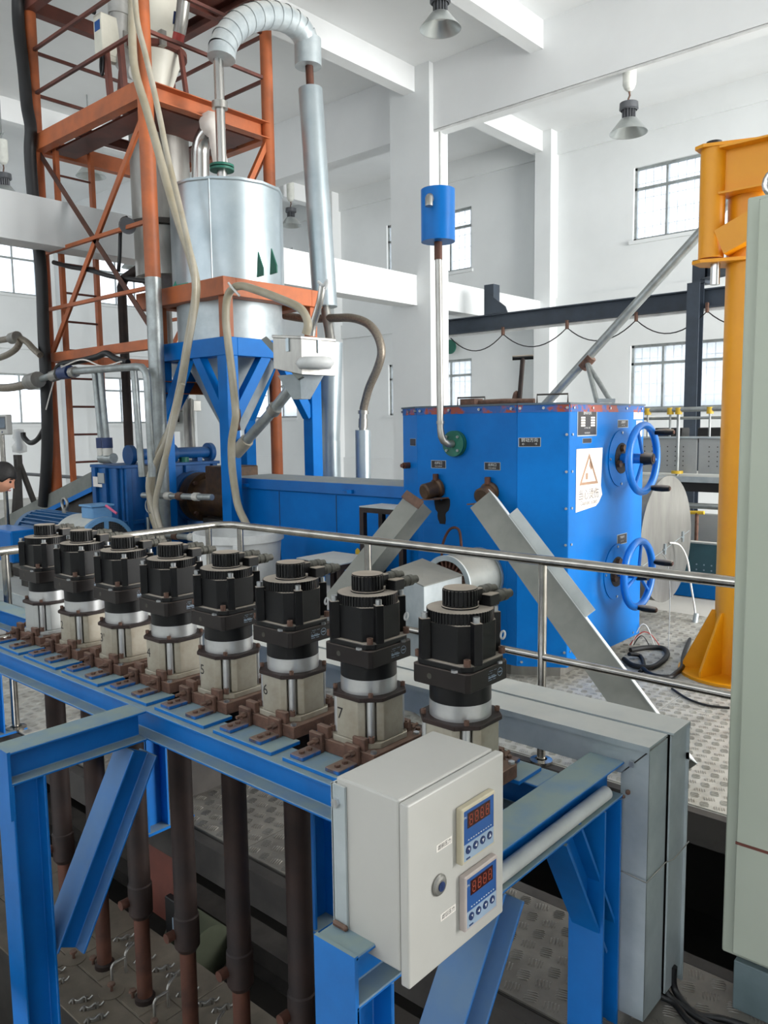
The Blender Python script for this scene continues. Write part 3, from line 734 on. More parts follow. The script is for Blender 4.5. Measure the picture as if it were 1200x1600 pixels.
for i, (u, v, tx) in enumerate(((694,1319,'滤前压力'),(700,1426,'滤后压力'))):
    c = on_door(u, v)
    lb = cb.part('tape_label', MB().box(XD,XD+.0006,c.y-.022,c.y+.022,c.z-.0065,c.z+.0065), M['paper'], dr)
    cb.part('tape_lettering', MB().text(tx, .0098, (XD+.0009,c.y,c.z), (0,1,0), (0,0,1)), M['ink_dark'], lb)
c = on_door(685,1382)
lk = cb.part('lock', MB().lathe([(.019,0),(.019,.003),(.016,.006),(.011,.007),(1e-5,.007)], (XD,c.y,c.z), (1,0,0), n=28), M['steel_dull'])
cb.part('lock_core', MB().cyl((XD+.007,c.y,c.z-.001),(XD+.0085,c.y,c.z-.001),.0085,n=20).box(XD+.0084,XD+.009,c.y-.001,c.y+.001,c.z-.006,c.z+.003), M['navy'], lk)
bk = cb.part('mounting_angle', MB().box(X0-.006,X0+.026,Y0-.006,Y0-.001,.752,Z1-.012).box(X0-.008,X0-.004,Y0-.006,Y0+.03,.752,Z1-.012), M['galv'])
cb.inst('mounting_screw', HEX_ZINC, (X0+.006,Y0-.006,Z1-.045), (math.pi/2,0,0), bk)
cb.part('weld_rust', MB().box(X0-.006,X0+.03,Y0-.014,Y0-.004,.750,.762), M['rust'], bk, bev=.004)

# ---- handrail
hr = Thing('handrail', 'polished steel handrail behind the motors', 'railing', (-2.7,3.33,0))
R_ = .021
tr_pts = [(-.60,3.33,1.0),(-4.25,3.33,1.0)] + [tuple(p) for p in arc((-4.27,3.21,1.0),.12,math.pi/2,math.pi,5,(1,0,0),(0,1,0))] + [(-4.39,1.0,1.0)]
hr.part('top_rail', MB().tube(tr_pts, .0245, n=14), M['rail'])
hr.part('middle_rail', MB().tube([(-.60,3.33,.528),(-4.2,3.33,.528)], .019, n=12), M['rail'])
hr.part('middle_rail', MB().tube([(-4.39,3.15,.528),(-4.39,1.0,.528)], .019, n=12), M['rail'])
for x, y in ((-.62,3.33),(-1.932,3.33),(-3.066,3.33),(-4.22,3.33),(-4.39,3.20),(-4.39,1.86)):
    p = hr.part('post', MB().cyl((x,y,0),(x,y,.98),.021,n=14), M['rail'])
    hr.part('post_base', MB().lathe([(.055,0),(.055,.012),(.03,.016)], (x,y,0), n=20), M['rail'], p)

# ================================================================ BLUE MACHINE HOUSING
BL = M['blue']
FX0, FX1, FY = -3.49, -2.69, 4.31; CX0, CX1, CY = -3.76, -2.42, 4.48; BY, BZ0, BZ1 = 5.57, .10, 1.765
bmx = Thing('machine_housing', 'large bright blue machine housing with two handwheels', 'machine', (-3.09,4.9,0))
plan = [(FX0,FY),(FX1,FY),(CX1,CY),(CX1,BY),(CX0,BY),(CX0,CY)]
def inset(poly, d):
    cx = sum(p[0] for p in poly)/len(poly); cy = sum(p[1] for p in poly)/len(poly)
    return [(p[0]+d*(1 if p[0] < cx else -1), p[1]+d*(1 if p[1] < cy else -1)) for p in poly]
bmx.part('inner_frame', MB().prism(inset(plan, .014), BZ0+.01, BZ1-.01), M['slab'])
names = ['front_panel','corner_panel','side_panel','back_panel','side_panel','corner_panel']
def panel(i, name):
    (x0,y0),(x1,y1) = plan[i], plan[(i+1) % 6]; d = Vector((x1-x0, y1-y0, 0)); L_ = d.length; d /= L_; nr = Vector((d.y, -d.x, 0)); g = .0012
    a = Vector((x0,y0,0))+d*g; b = Vector((x1,y1,0))-d*g
    return bmx.part(name, MB().slab([(a.x,a.y,BZ0),(b.x,b.y,BZ0),(b.x,b.y,BZ1),(a.x,a.y,BZ1)], nr, .012), BL, bev=.002)
PAN = [panel(i, nm) for i, nm in enumerate(names)]
M['chipped'] = mat('chipped_blue_edge', (10,80,150), .5, c2=(142,62,46), scale=7, lo=.50, hi=.56, detail=3)
M['blue_top'] = mat('blue_top_dusty', (60,84,104), .6, c2=(90,92,90), scale=5)
bmx.part('top_plate', MB().prism(inset(plan, -.008), BZ1, BZ1+.012), M['blue_top'])
for i in (0, 1, 2, 5):
    (x0,y0),(x1,y1) = plan[i], plan[(i+1) % 6]; d = Vector((x1-x0, y1-y0, 0)); L_ = d.length; d /= L_; nr = Vector((d.y, -d.x, 0))
    a = Vector((x0,y0,0))+d*.004; b = Vector((x1,y1,0))-d*.004
    bmx.part('edge_strip', MB().slab([tuple(a+nr*.003+Vector((0,0,BZ1-.045))), tuple(b+nr*.003+Vector((0,0,BZ1-.045))), tuple(b+nr*.003+Vector((0,0,BZ1))), tuple(a+nr*.003+Vector((0,0,BZ1)))], nr, .003), M['chipped'], PAN[i])
    up = nr.to_track_quat('Z', 'Y').to_euler(); k = max(2, int(L_/.22))
    for j in range(k+1):
        p = a + (b-a)*(.04+.92*j/k); bmx.inst('panel_screw', SCR_ZINC if i != 2 else HEX_ZINC, (p.x+nr.x*.003, p.y+nr.y*.003, BZ1-.02), up, PAN[i])
    for j in range(7):
        z = .2+j*.23
        for p in ((a+(b-a)*.03,) if i in (2,) else (a+(b-a)*.96,) if i == 1 else ()):
            bmx.inst('panel_screw', HEX_ZINC, (p.x, p.y, z), up, PAN[i])
    for p in (a+(b-a)*.1, a+(b-a)*.9): bmx.inst('panel_screw', HEX_ZINC, (p.x, p.y, BZ0+.03), up, PAN[i])
bmx.part('plinth', MB().prism(inset(plan, .10), 0, BZ0), M['steel_dull'])
# --- side face with wheels, plates and sign
XS = CX1
side = PAN[2]
def sface(u, v): return at(u, v, x=XS)
def wheel(u, v, spin):
    c = sface(u, v); c = Vector((XS, c.y, c.z)); xo = XS+.16
    cov = bmx.part('wheel_cover', MB().cyl((XS,c.y,c.z),(XS+.006,c.y,c.z),.195,n=40), BL, bev=.002)
    for k in range(4):
        a = k*math.pi/2; bmx.inst('cover_screw', HEX_ZINC, (XS+.006, c.y+.175*math.cos(a), c.z+.175*math.sin(a)), (0,math.pi/2,0), cov)
    bmx.part('bearing_hole', MB().cyl((XS+.006,c.y,c.z),(XS+.009,c.y,c.z),.105,n=32), M['blackstain'], cov)
    for k in range(3):
        a = math.pi/2+k*2*math.pi/3; bmx.part('bearing_bolt', MB().cyl((XS+.009,c.y+.07*math.cos(a),c.z+.07*math.sin(a)),(XS+.03,c.y+.07*math.cos(a),c.z+.07*math.sin(a)),.026,n=6,smooth=False), M['oilbrown'], cov)
    w = bmx.part('handwheel', MB().tube([(xo, c.y+.225*math.cos(2*math.pi*i/40), c.z+.225*math.sin(2*math.pi*i/40)) for i in range(40)], .025, n=12, closed=True), M['wheel_blue'])
    bmx.part('wheel_shaft', MB().cyl((XS+.009,c.y,c.z),(xo+.02,c.y,c.z),.034,n=20), M['wheel_blue'], w)
    bmx.part('wheel_hub', MB().cyl((xo-.005,c.y,c.z),(xo+.07,c.y,c.z),.045,.036,n=20), M['black_plastic'], w)
    bmx.part('hub_cap', MB().cyl((xo+.07,c.y,c.z),(xo+.074,c.y,c.z),.02,n=16), M['rust_pipe'], w)
    for k in range(3):
        a = math.radians(spin)+k*2*math.pi/3
        bmx.part('spoke', MB().cyl((xo,c.y+.03*math.cos(a),c.z+.03*math.sin(a)),(xo,c.y+.215*math.cos(a),c.z+.215*math.sin(a)),.011,n=10), M['wheel_blue'], w)
    for a in (math.radians(spin+55), math.radians(spin-60)):
        y, z = c.y+.225*math.cos(a), c.z+.225*math.sin(a)
        bmx.part('grip', MB().lathe([(1e-5,.0),(.016,.0),(.022,.03),(.024,.08),(.02,.125),(.014,.13),(1e-5,.13)], (xo+.018,y,z), (1,0,0), n=16), M['black_plastic'], w)
        bmx.part('grip_end', MB().cyl((xo+.148,y,z),(xo+.151,y,z),.013,n=14), M['rust_pipe'], w)
wheel(970, 716, -4); wheel(963, 893, -40)
def plate(face_parent, u0, v0, u1, v1, face, lines, bg='plate_black', name='nameplate', rim=True):
    """plate between two photo corners on a face of the housing; lines = list of (text, rel height, rel y)"""
    if face == 'side': a = at(u0, v0, x=XS); b = at(u1, v1, x=XS); rt = Vector((0,1,0)); nr = Vector((1,0,0))
    elif face == 'front': a = at(u0, v0, y=FY); b = at(u1, v1, y=FY); rt = Vector((1,0,0)); nr = Vector((0,-1,0))
    else:
        (x0,y0),(x1,y1) = (plan[1], plan[2]) if face == 'right' else (plan[5], plan[0])
        rt = Vector((x1-x0,y1-y0,0)).normalized(); nr = Vector((rt.y,-rt.x,0)); o = Vector((x0,y0,0))
        def hit(u, v):
            d = ray(u, v); t = (o-CAM).dot(nr)/d.dot(nr); return CAM+d*t
        a = hit(u0, v0); b = hit(u1, v1)
    c = (a+b)/2; w = abs((b-a).dot(rt))/2; h = abs(a.z-b.z)/2; up = Vector((0,0,1))
    def q(x, z, d): return c+rt*x+up*z+nr*d
    if rim:
        bp = bmx.part(name, MB().slab([q(-w,-h,.002),q(w,-h,.002),q(w,h,.002),q(-w,h,.002)], nr, .002), M['galv_bright'], face_parent)
        bmx.part('plate_field', MB().slab([q(-w*.94,-h*.9,.0026),q(w*.94,-h*.9,.0026),q(w*.94,h*.9,.0026),q(-w*.94,h*.9,.0026)], nr, .0006), M[bg], bp)
    else:
        bp = bmx.part(name, MB().slab([q(-w,-h,.0015),q(w,-h,.0015),q(w,h,.0015),q(-w,h,.0015)], nr, .0015), M[bg], face_parent)
    tx = MB()
    for (s, hh, yy) in lines: tx.text(s, hh, q(0, yy*h, .003), rt, up)
    if lines: bmx.part('plate_lettering', tx, M['white'] if bg == 'plate_black' else M['ink_dark'], bp)
    return bp, q, w, h
# data plate
bp, q, w, h = plate(side, 902, 641, 932, 681, 'side', [('塑料挤出机', .022, .78), ('出厂编号  日期', .012, -.36), ('制造有限公司', .012, -.75)])
g = MB()
for i in range(4):
    for xx in (-.45, .55): g.add([q(w*(xx-.2), h*(.5-i*.2), .0031), q(w*(xx+.22), h*(.5-i*.2), .0031), q(w*(xx+.22), h*(.36-i*.2), .0031), q(w*(xx-.2), h*(.36-i*.2), .0031)], [(0,1,2,3)])
bmx.part('plate_boxes', g, M['paper'], bp)
plate(side, 910, 685, 924, 692, 'side', [])
plate(side, 965, 656, 981, 668, 'side', [('上辊调节', .018, .35), ('←  →', .016, -.4)])
plate(side, 964, 836, 979, 848, 'side', [('下辊调节', .018, .35), ('←  →', .016, -.4)])
plate(side, 990, 642, 1004, 655, 'side', [('设备卡', .014, .5), ('No. 01', .012, -.1)], 'paper', 'paper_label', False)
plate(side, 994, 657, 1003, 682, 'side', [], 'paper', 'paper_label', False)
# warning sign
a = sface(898.5, 750); y0, y1 = sface(899, 800).y, sface(940, 780).y; zb, zt = sface(899, 801).z, sface(899, 702).z
sg = bmx.part('warning_sign', MB().slab([(XS+.003,y0,zb),(XS+.003,y0+(y1-y0)*.75,zb+.02),(XS+.004,y0+(y1-y0)*.86,zb+.04),(XS+.004,y1,zb+.09),(XS+.003,y1-.02,zb+.15),(XS+.003,y1-.005,zt-.06),(XS+.003,y1-.003,zt),(XS+.003,y0,zt)], (1,0,0), .0015), M['paper'], side, label='white scald warning sign with torn edge')
ym = (y0+y1)/2-.01; W = (y1-y0)*.36; zt0, zt1 = zb+(zt-zb)*.42, zb+(zt-zb)*.93
tri = MB(); xo = XS+.0038
def ring3(p, q_): return [(xo,*p[i]) for i in range(3)]+[(xo,*q_[i]) for i in range(3)]
P_ = [(ym-W,zt0),(ym+W,zt0),(ym,zt1)]; cz = zt0+(zt1-zt0)/3; Q_ = [(ym+(y-ym)*.74, cz+(z-cz)*.74) for y, z in P_]
tri.add(ring3(P_, Q_), [(0,1,4,3),(1,2,5,4),(2,0,3,5)])
bmx.part('sign_triangle', tri, M['tan'], sg)
bmx.part('sign_pictogram', MB().box(xo-.0002,xo,ym-.045,ym-.015,zt0+.035,zt0+.075).box(xo-.0002,xo,ym-.034,ym-.027,zt0+.08,zt0+.10).slab([(xo,ym+.0,zt0+.12),(xo,ym+.03,zt0+.09),(xo,ym+.045,zt0+.11),(xo,ym+.012,zt0+.165)], (1,0,0), .0002), M['tan'], sg)
bmx.part('sign_lettering', MB().text('当心烫伤', .072, (xo,ym,zb+(zt-zb)*.255), (0,1,0), (0,0,1)).text('Caution, scald', .040, (xo,ym,zb+(zt-zb)*.13), (0,1,0), (0,0,1)), M['ink'], sg)
# --- front and corner fittings
plate(PAN[0], 674, 719, 697, 732, 'front', [('出料口', .022, .3), ('DISCHARGE', .011, -.5)])
plate(PAN[0], 757, 722, 782, 735, 'front', [('出料口', .022, .3), ('DISCHARGE', .011, -.5)])
plate(PAN[1], 810, 684, 845, 698, 'right', [('转动方向', .026, .4), ('←         →', .022, -.4)])
plate(PAN[5], 641, 685, 650, 697, 'left', [])
def front(u, v, y=FY): return at(u, v, y=y)
c = front(713, 693)
fl = bmx.part('pipe_flange', MB().lathe([(1e-5,0),(.085,0),(.085,.016),(.08,.018),(.08,.022),(.085,.024),(.085,.040),(1e-5,.040)], (c.x,FY,c.z), (0,-1,0), n=32), M['green'])
for k in range(4):
    a = math.pi/4+k*math.pi/2; bmx.inst('flange_bolt', SCR_ZINC, (c.x+.063*math.cos(a), FY-.040, c.z+.063*math.sin(a)), (math.pi/2,0,0), fl)
px = c.x-.02
vp = Thing('vent_pipe', 'vertical silver pipe with a blue canister on top', 'pipe', (px,FY-.12,c.z))
riser = [(c.x,FY-.04,c.z),(c.x-.01,FY-.08,c.z)] + [(px,FY-.115,c.z+.02),(px-.012,FY-.12,c.z+.05),(px-.02,FY-.12,c.z+.10),(px-.03,FY-.12,2.80)]
vp.part('riser', MB().tube(riser, [.024,.024,.024,.024,.022,.022], n=14), M['steel_dull'])
vp.part('collar', MB().cyl((px-.02,FY-.12,c.z+.13),(px-.02,FY-.12,c.z+.15),.027,n=14), M['steel_dull'])
vp.part('rusty_neck', MB().cyl((px-.03,FY-.12,2.70),(px-.03,FY-.12,2.82),.026,n=14), M['rust_pipe'])
vp.part('canister', MB().lathe([(1e-5,2.81),(.108,2.81),(.108,3.13),(1e-5,3.13)], (px-.03,FY-.12,0), n=36), M['blue'])
vp.part('side_spout', MB().tube([(px-.015,FY-.215,3.045),(px+.005,FY-.25,3.055),(px+.012,FY-.265,3.045),(px+.014,FY-.268,2.995)], .024, n=12), M['steel_dull'])
# burnt outlets and chutes
for i, (u, v) in enumerate(((685,762),(766,768))):
    c = front(u, v)
    no = bmx.part('outlet_barrel', MB().lathe([(1e-5,0),(.066,0),(.066,.02),(.054,.03),(.056,.12),(.045,.13),(1e-5,.13)], (c.x,FY,c.z), (-.25 if i == 0 else .12,-1,-.2), n=20), M['oilbrown'])
    bmx.part('outlet_pin', MB().cyl((c.x,FY-.03,c.z+.05),(c.x,FY-.03,c.z+.095),.02,n=10), M['rust_pipe'], no)
    bmx.part('drip_tray', MB().slab([(c.x-.10,FY-.12,c.z-.075),(c.x+.05,FY-.12,c.z-.065),(c.x+.09,FY-.004,c.z-.06),(c.x-.05,FY-.004,c.z-.07)], (0,0,1), .008), M['rust'], no)
    st = MB(); pts = []
    for k in range(22):
        a = 2*math.pi*k/22; r = .062*(1+.35*math.sin(3*a+i)+.35*random.random()); pts.append((c.x+.03+r*.8*math.cos(a), FY-.0014, c.z-.15+r*1.35*math.sin(a)))
    st.add(pts, [tuple(range(22))]); bmx.part('burnt_stain', st, M['blackstain'], PAN[0])
def pipe_stub(u, v, face, r=.028):
    c = front(u, v) if face == 'front' else at(u, v, y=FY+.09)
    return bmx.part('threaded_stub', MB().cyl((c.x,c.y+.02,c.z),(c.x-.01,c.y-.055,c.z),r,n=16).cyl((c.x-.01,c.y-.05,c.z),(c.x-.012,c.y-.075,c.z),r*.72,n=6,smooth=False), M['rust_pipe'])
pipe_stub(821, 731, 'r'); pipe_stub(820, 920, 'r'); pipe_stub(640, 727, 'l', .022)
bmx.part('access_door', MB().slab([(-3.44,FY-.003,.14),(-2.76,FY-.003,.14),(-2.76,FY-.003,.98),(-3.44,FY-.003,.98)], (0,-1,0), .003), BL, PAN[0], bev=.002)
# top fittings
def toppt(u, v, y): return at(u, v, y=y)
th = bmx.part('pull_rod', MB().cyl((-2.92,5.0,BZ1),(-2.90,5.0,BZ1+.27),.017,n=14), M['rust_dark'])
p = at(817, 559, y=5.0)
th2 = Thing('tee_handle', 'dark T-shaped handle standing on the blue housing', 'handle', (p.x,5.0,BZ1+.012))
th2.part('rod', MB().cyl((p.x-.03,5.0,BZ1+.012),(p.x,5.0,p.z),.017,n=14), M['rust_dark'])
th2.part('cross_grip', MB().cyl((p.x-.062,4.96,p.z),(p.x+.062,5.04,p.z+.004),.017,n=14), M['black_plastic'])
bpy.data.objects.remove(th)
p = at(805, 622, y=5.0)
bmx.part('lifting_eye', MB().tube([(p.x+.01*math.cos(a), p.y+.04*math.sin(a)*.3, BZ1+.055+.05*math.cos(a)) for a in [2*math.pi*i/20 for i in range(20)]], .018, n=10, closed=True), M['rust'])
for u in (733, 860):
    p = at(u, 625, y=4.7)
    bmx.part('lid_handle', MB().tube([(p.x-.10,4.7,BZ1+.01),(p.x-.10,4.7,BZ1+.075),(p.x+.10,4.75,BZ1+.075),(p.x+.10,4.75,BZ1+.01)], .006, n=8), M['slab'])
bmx.part('top_pipe', MB().tube([(-3.25,4.6,BZ1+.03),(-3.0,4.65,BZ1+.035),(-2.8,4.7,BZ1+.03)], .022, n=10).box(-3.3,-3.18,4.55,4.65,BZ1+.012,BZ1+.06), M['rust'])

# chutes
def view_up(p0, p1, deg):
    """cross-section orientation: turn the camera-side normal about the run by deg"""
    d = (p1-p0).normalized(); c = Vector((.75,-.65,.1)); c = (c-d*c.dot(d)).normalized()
    a = Matrix.Rotation(math.radians(deg), 3, d) @ c; b = Matrix.Rotation(math.radians(-deg), 3, d) @ c
    return a if a.z > b.z else b
def chute(name, p0, p1, w, h, m, label, deg):
    t = Thing(name, label, 'chute', p1); up = view_up(p0, p1, deg)
    t.part('chute_trough', MB().profile(p0, p1, [(-w/2,-h/2),(w/2,-h/2),(w/2,h/2),(w/2-.003,h/2),(w/2-.003,-h/2+.003),(-w/2+.003,-h/2+.003),(-w/2+.003,h/2),(-w/2,h/2)], up), M[m])
    return t, up
p0 = Vector((-3.27,4.06,1.15)); p1 = at(528, 945, y=3.62)
t, up = chute('discharge_chute', p0, p1, .15, .13, 'galv_dusty', 'dusty galvanised chute slanting down to the left from the blue housing', 48)
t.part('chute_cover', MB().profile(p0, p1, [(-.077,.062),(.077,.062),(.077,.067),(-.077,.067)], up), M['galv_dusty'])
t.part('rusty_lip', MB().profile(p0-(p1-p0)*.01, p0+(p1-p0)*.06, [(-.085,.068),(.085,.068),(.085,.08),(-.085,.08)], up), M['rust'])
t.part('chute_prop', MB().bar((p1.x+.12,3.72,0),(p1.x+.12,3.72,p1.z),.05,.05), M['slab'])
p0 = at(756, 786, y=4.14); p1 = at(1062, 1206, z=.05)
t, up = chute('discharge_chute', p0, p1, .10, .16, 'galv_dusty', 'long galvanised chute slanting down to the right onto the deck', 66)
t.part('chute_cover', MB().profile(p0, p1, [(-.052,.080),(.075,.080),(.075,.084),(-.052,.084)], up), M['galv'])
t.part('chute_fin', MB().profile(p0+(p1-p0)*.12, p0+(p1-p0)*.55, [(.05,.084),(.054,.084),(.054,.15),(.05,.15)], up), M['galv'])
# blower and sheet-metal duct
bo = at(699, 912, y=3.95); BXc, BZc, BR = bo.x, bo.z, .175
bw = Thing('blower', 'round galvanised blower at the foot of the blue housing', 'blower', (BXc,4.1,0))
bw.part('blower_shell', MB().pipe((BXc,3.95,BZc),(BXc,4.292,BZc),BR,BR-.008,n=40), M['galv_dusty'])
bw.part('back_rim', MB().pipe((BXc,4.285,BZc),(BXc,4.305,BZc),BR+.012,BR-.02,n=40), M['galv_bright'])
bw.part('inlet_ring', MB().pipe((BXc,3.942,BZc),(BXc,3.955,BZc),BR+.004,BR-.03,n=40), M['galv'])
bw.part('inlet_back', MB().cyl((BXc,4.06,BZc),(BXc,4.07,BZc),BR-.01,n=40), M['oilbrown'])
for k in range(26):
    a = 2*math.pi*k/26; d = Vector((math.cos(a),0,math.sin(a))); c = Vector((BXc,4.0,BZc))
    bw.part('blade', MB().bar(c+d*.10,c+d*(BR-.012),.012,.09,up=(0,1,0)), M['rust_pipe'])
bw.part('blower_foot', MB().box(BXc-.08,BXc+.08,4.02,4.22,0,BZc-BR+.02), M['slab'])
bw.part('copper_loop', MB().tube(smooth_path([at(690,880,y=4.2),at(692,850,y=4.2),at(703,827,y=4.2),at(717,828,y=4.2),at(721,855,y=4.2)],5), .009, n=8), M['rust_pipe'])
sd = Thing('sheet_duct', 'dusty galvanised sheet box in front of the blower', 'duct', (-3.2,3.75,0))
A_ = [at(612,890,z=.80), at(662,915,z=.78), at(722,898,z=.78), at(660,873,z=.82)]
A_ = [Vector((p.x,p.y,p.z)) for p in A_]
bot = [Vector((p.x,p.y,.02)) for p in A_]
sd.part('duct_walls', MB().hexa([tuple(p) for p in bot]+[tuple(p-Vector((0,0,.004))) for p in A_]), M['galv'], bev=.003)
cen = sum(A_, Vector())/4
sd.part('duct_lid', MB().slab([tuple(cen+(p-cen)*1.03) for p in A_], (0,0,1), .006), M['galv_dusty'])
# two dark benches beside the long cover
for i, (x0, x1, y0, y1, z) in enumerate(((-4.04,-3.62,4.3,4.55,1.06),(-4.30,-3.85,3.9,4.28,.70))):
    t = Thing('step_bench', ['taller dark steel bench with dusty top beside the blue housing','lower dark steel bench with dusty top below the slanting chute'][i], 'bench', ((x0+x1)/2,(y0+y1)/2,0), 'dark steel benches')
    t.part('bench_top', MB().box(x0,x1,y0,y1,z-.008,z), M['galv'])
    t.part('top_frame', MB().box(x0,x1,y0,y0+.03,z-.045,z-.008).box(x0,x0+.03,y0+.03,y1,z-.045,z-.008).box(x1-.03,x1,y0+.03,y1,z-.045,z-.008).box(x0+.03,x1-.03,y1-.03,y1,z-.045,z-.008), M['rust_dark'])
    for x in (x0, x1-.04):
        for y in (y0, y1-.04): t.part('leg', MB().box(x,x+.04,y,y+.04,0,z-.045), M['rust_dark'])

# drum behind the housing
dm = Thing('round_drum', 'large round silver drum with a flat disc end behind the blue housing', 'drum', (-3.0,6.5,0))
dm.part('drum_shell', MB().cyl((-3.6,6.5,.68),(-2.605,6.5,.68),.52,n=48,caps=False), M['steel_dull'])
dm.part('drum_disc', MB().lathe([(1e-5,.006),(.528,.006),(.528,0),(1e-5,0)], (-2.606,6.5,.68), (1,0,0), n=48), M['steel_dull'])
for yy, zz in ((6.44,.60),(6.82,.66)):
    dm.part('clasp', MB().box(-2.60,-2.585,yy-.012,yy+.012,zz-.04,zz+.05).cyl((-2.595,yy-.03,zz),(-2.595,yy+.03,zz),.008,n=8), M['galv_bright'])
dm.part('disc_seam', MB().tube([(-2.597,6.02,.52),(-2.597,6.98,.70)], .003, n=6), M['galv_bright'])
dm.part('drum_feet', MB().box(-3.5,-3.4,6.1,6.9,0,.34), M['slab'])
p = at(1046, 848, x=-2.59); q1 = at(1083, 940, x=-2.3); 
cl = Thing('white_cable', 'white cable with a silver joint hanging from the drum disc', 'cable', (-2.4,6.4,0))
pts = [p, at(1062,852,x=-2.55), at(1074,875,x=-2.5), at(1079,910,x=-2.45), at(1086,955,x=-2.4), at(1087,975,x=-2.38)]
cl.part('cable_run', MB().tube(smooth_path(pts,5), .008, n=8), M['white'])
p2 = at(1088, 960, x=-2.38); p3 = at(1083, 990, x=-2.36)
cl.part('silver_joint', MB().cyl(p2,p3,.022,n=12), M['galv_bright'])
fl_ = [p3, at(1074,1008,z=.03), at(1068,1026,z=.025), at(1066,1042,z=.025), at(1056,1052,z=.025), at(1045,1058,z=.025), at(1020,1055,z=.025), at(1005,1045,z=.025)]
cl.part('taped_lead', MB().tube(smooth_path(fl_,5), .016, n=8), M['cable'])
single('thin_wire', MB().tube(smooth_path([at(1032,862,x=-2.59),at(1043,880,x=-2.5),at(1047,930,x=-2.4),at(1044,1020,z=.004)],5), .003, n=6), M['perf'], 'thin grey wire hanging down from the drum disc', 'wire', (-2.5,6.4,0))
lc = [at(985,1016,z=.02), at(1010,1012,z=.02), at(1036,1013,z=.02), at(1042,1025,z=.02), at(1020,1042,z=.02), at(990,1040,z=.02), at(975,1030,z=.02)]
single('black_hose', MB().tube(smooth_path(lc,6), .018, n=10), M['rubber'], 'thick black hose looped on the deck behind the blue housing', 'hose', lc[0])
lc = [at(983,1022,z=.05), at(1000,1025,z=.016), at(1006,1040,z=.016), at(1000,1050,z=.016)]
single('black_hose', MB().tube(smooth_path(lc,6), .014, n=10), M['rubber'], 'short ribbed black hose beside the looped hose on the deck', 'hose', lc[0])
for i, (m_, lab, dz) in enumerate(((M['red'],'red thin wire arching above the deck hoses',.10),(M['white'],'white thin wire arching above the deck hoses',.16),(M['cable'],'dark thin wire arching above the deck hoses',.07))):
    a = at(984+i*3,1008,z=.02); b = at(1030-i*8,1008,z=.02)
    single('thin_wire', MB().tube([a+(b-a)*k/10+Vector((0,0,dz*math.sin(math.pi*k/10))) for k in range(11)], .004, n=6), m_, lab, 'wire', a, 'loose wires behind the blue housing')
lc = [at(1050,1076,z=.008), at(1075,1092,z=.008), at(1105,1102,z=.008), at(1140,1106,z=.008)]
single('floor_cable', MB().tube(smooth_path(lc,5), .007, n=8), M['cable'], 'thin black cable lying on the bright deck below the yellow crane', 'cable', lc[0])

# ================================================================ EXTRUDER LINE
ex = Thing('barrel_cover', 'long blue sheet cover with dusty top beside the housing', 'machine cover', (-4.9,4.87,0))
ex.part('cover_body', MB().box(-6.0,-3.775,4.625,5.12,.42,1.10), M['blue'], bev=.004)
ex.part('cover_lid', MB().box(-6.02,-3.77,4.60,5.14,1.10,1.195), M['blue_dust'], bev=.004)
for x in (-5.75,-4.45): ex.part('lid_latch', MB().box(x-.05,x+.05,4.585,4.60,1.135,1.142).box(x+.02,x+.07,4.575,4.60,1.115,1.145), M['blue'])
for x in (-5.3,-4.6): ex.part('panel_seam', MB().box(x-.002,x+.002,4.621,4.626,.45,1.09), M['slab'])
for x in (-5.8,-4.0): ex.part('cover_foot', MB().box(x-.08,x+.08,4.66,5.08,0,.42), M['slab'])
sb = Thing('switch_box', 'small blue box with a yellow warning sticker on the long cover', 'box', (-4.42,4.5,.6))
sb.part('box_body', MB().box(-4.76,-4.09,4.42,4.622,.60,.77), M['blue'], bev=.004)
sb.part('box_top', MB().box(-4.77,-4.08,4.41,4.622,.77,.776), M['blue_dust'])
sb.part('warning_sticker', MB().slab([(-4.20,4.4185,.655),(-4.15,4.4185,.655),(-4.15,4.4185,.70),(-4.175,4.4185,.72),(-4.20,4.4185,.70)], (0,-1,0), .001), M['yellow2'])
sb.part('arm', MB().prism([(-4.30,4.60),(-4.22,4.60),(-4.22,4.625),(-4.30,4.625)], .42, .60), M['slab'])
# gearbox
gx = Thing('gearbox', 'blue cast gearbox of the extruder behind the hoses', 'gearbox', (-7.25,4.7,0))
GX0, GX1, GY0, GY1, GZ = -7.55, -7.0, 4.12, 5.25, 1.30
M['blue_cast'] = mat('dark_blue_cast_paint', (0,86,150), .5, c2=(0,72,128), scale=6, dust=.3, dustc=(110,120,120), bump=.06)
gx.part('gear_case', MB().box(GX0,GX1,GY0,GY1,.30,GZ-.02), M['blue_cast'], bev=.01, seg=2)
gx.part('case_cover', MB().box(GX0-.02,GX1+.02,GY0-.02,GY1+.02,GZ-.03,GZ), M['blue_cast'], bev=.004)
gx.part('case_joint', MB().box(GX0-.025,GX1+.025,GY0-.025,GY1+.025,.72,.76), M['blue_cast'], bev=.004)
for i in range(4):
    y = GY0+.02+i*.34; gx.part('case_rib', MB().box(GX1,GX1+.04,y,y+.06,.32,GZ-.03), M['blue_cast'], bev=.004)
for i in range(3):
    x = GX0+.03+i*.2; gx.part('case_rib', MB().box(x,x+.07,GY0-.035,GY0,.32,GZ-.03), M['blue_cast'], bev=.004)
gx.part('shaft_cover', MB().cyl((GX1+.001,4.52,.72),(GX1+.06,4.52,.72),.19,n=28), M['blue_cast'])
gx.part('output_flange', MB().cyl((GX1,4.9,.95),(GX1+.12,4.9,.95),.26,n=30), M['blue_cast'])
gx.part('maker_sticker', MB().box(-7.49,-7.40,GY0-.0365,GY0-.035,1.08,1.18).box(-7.46,-7.32,GY0-.037,GY0-.0365,1.08,1.11), M['paper'])
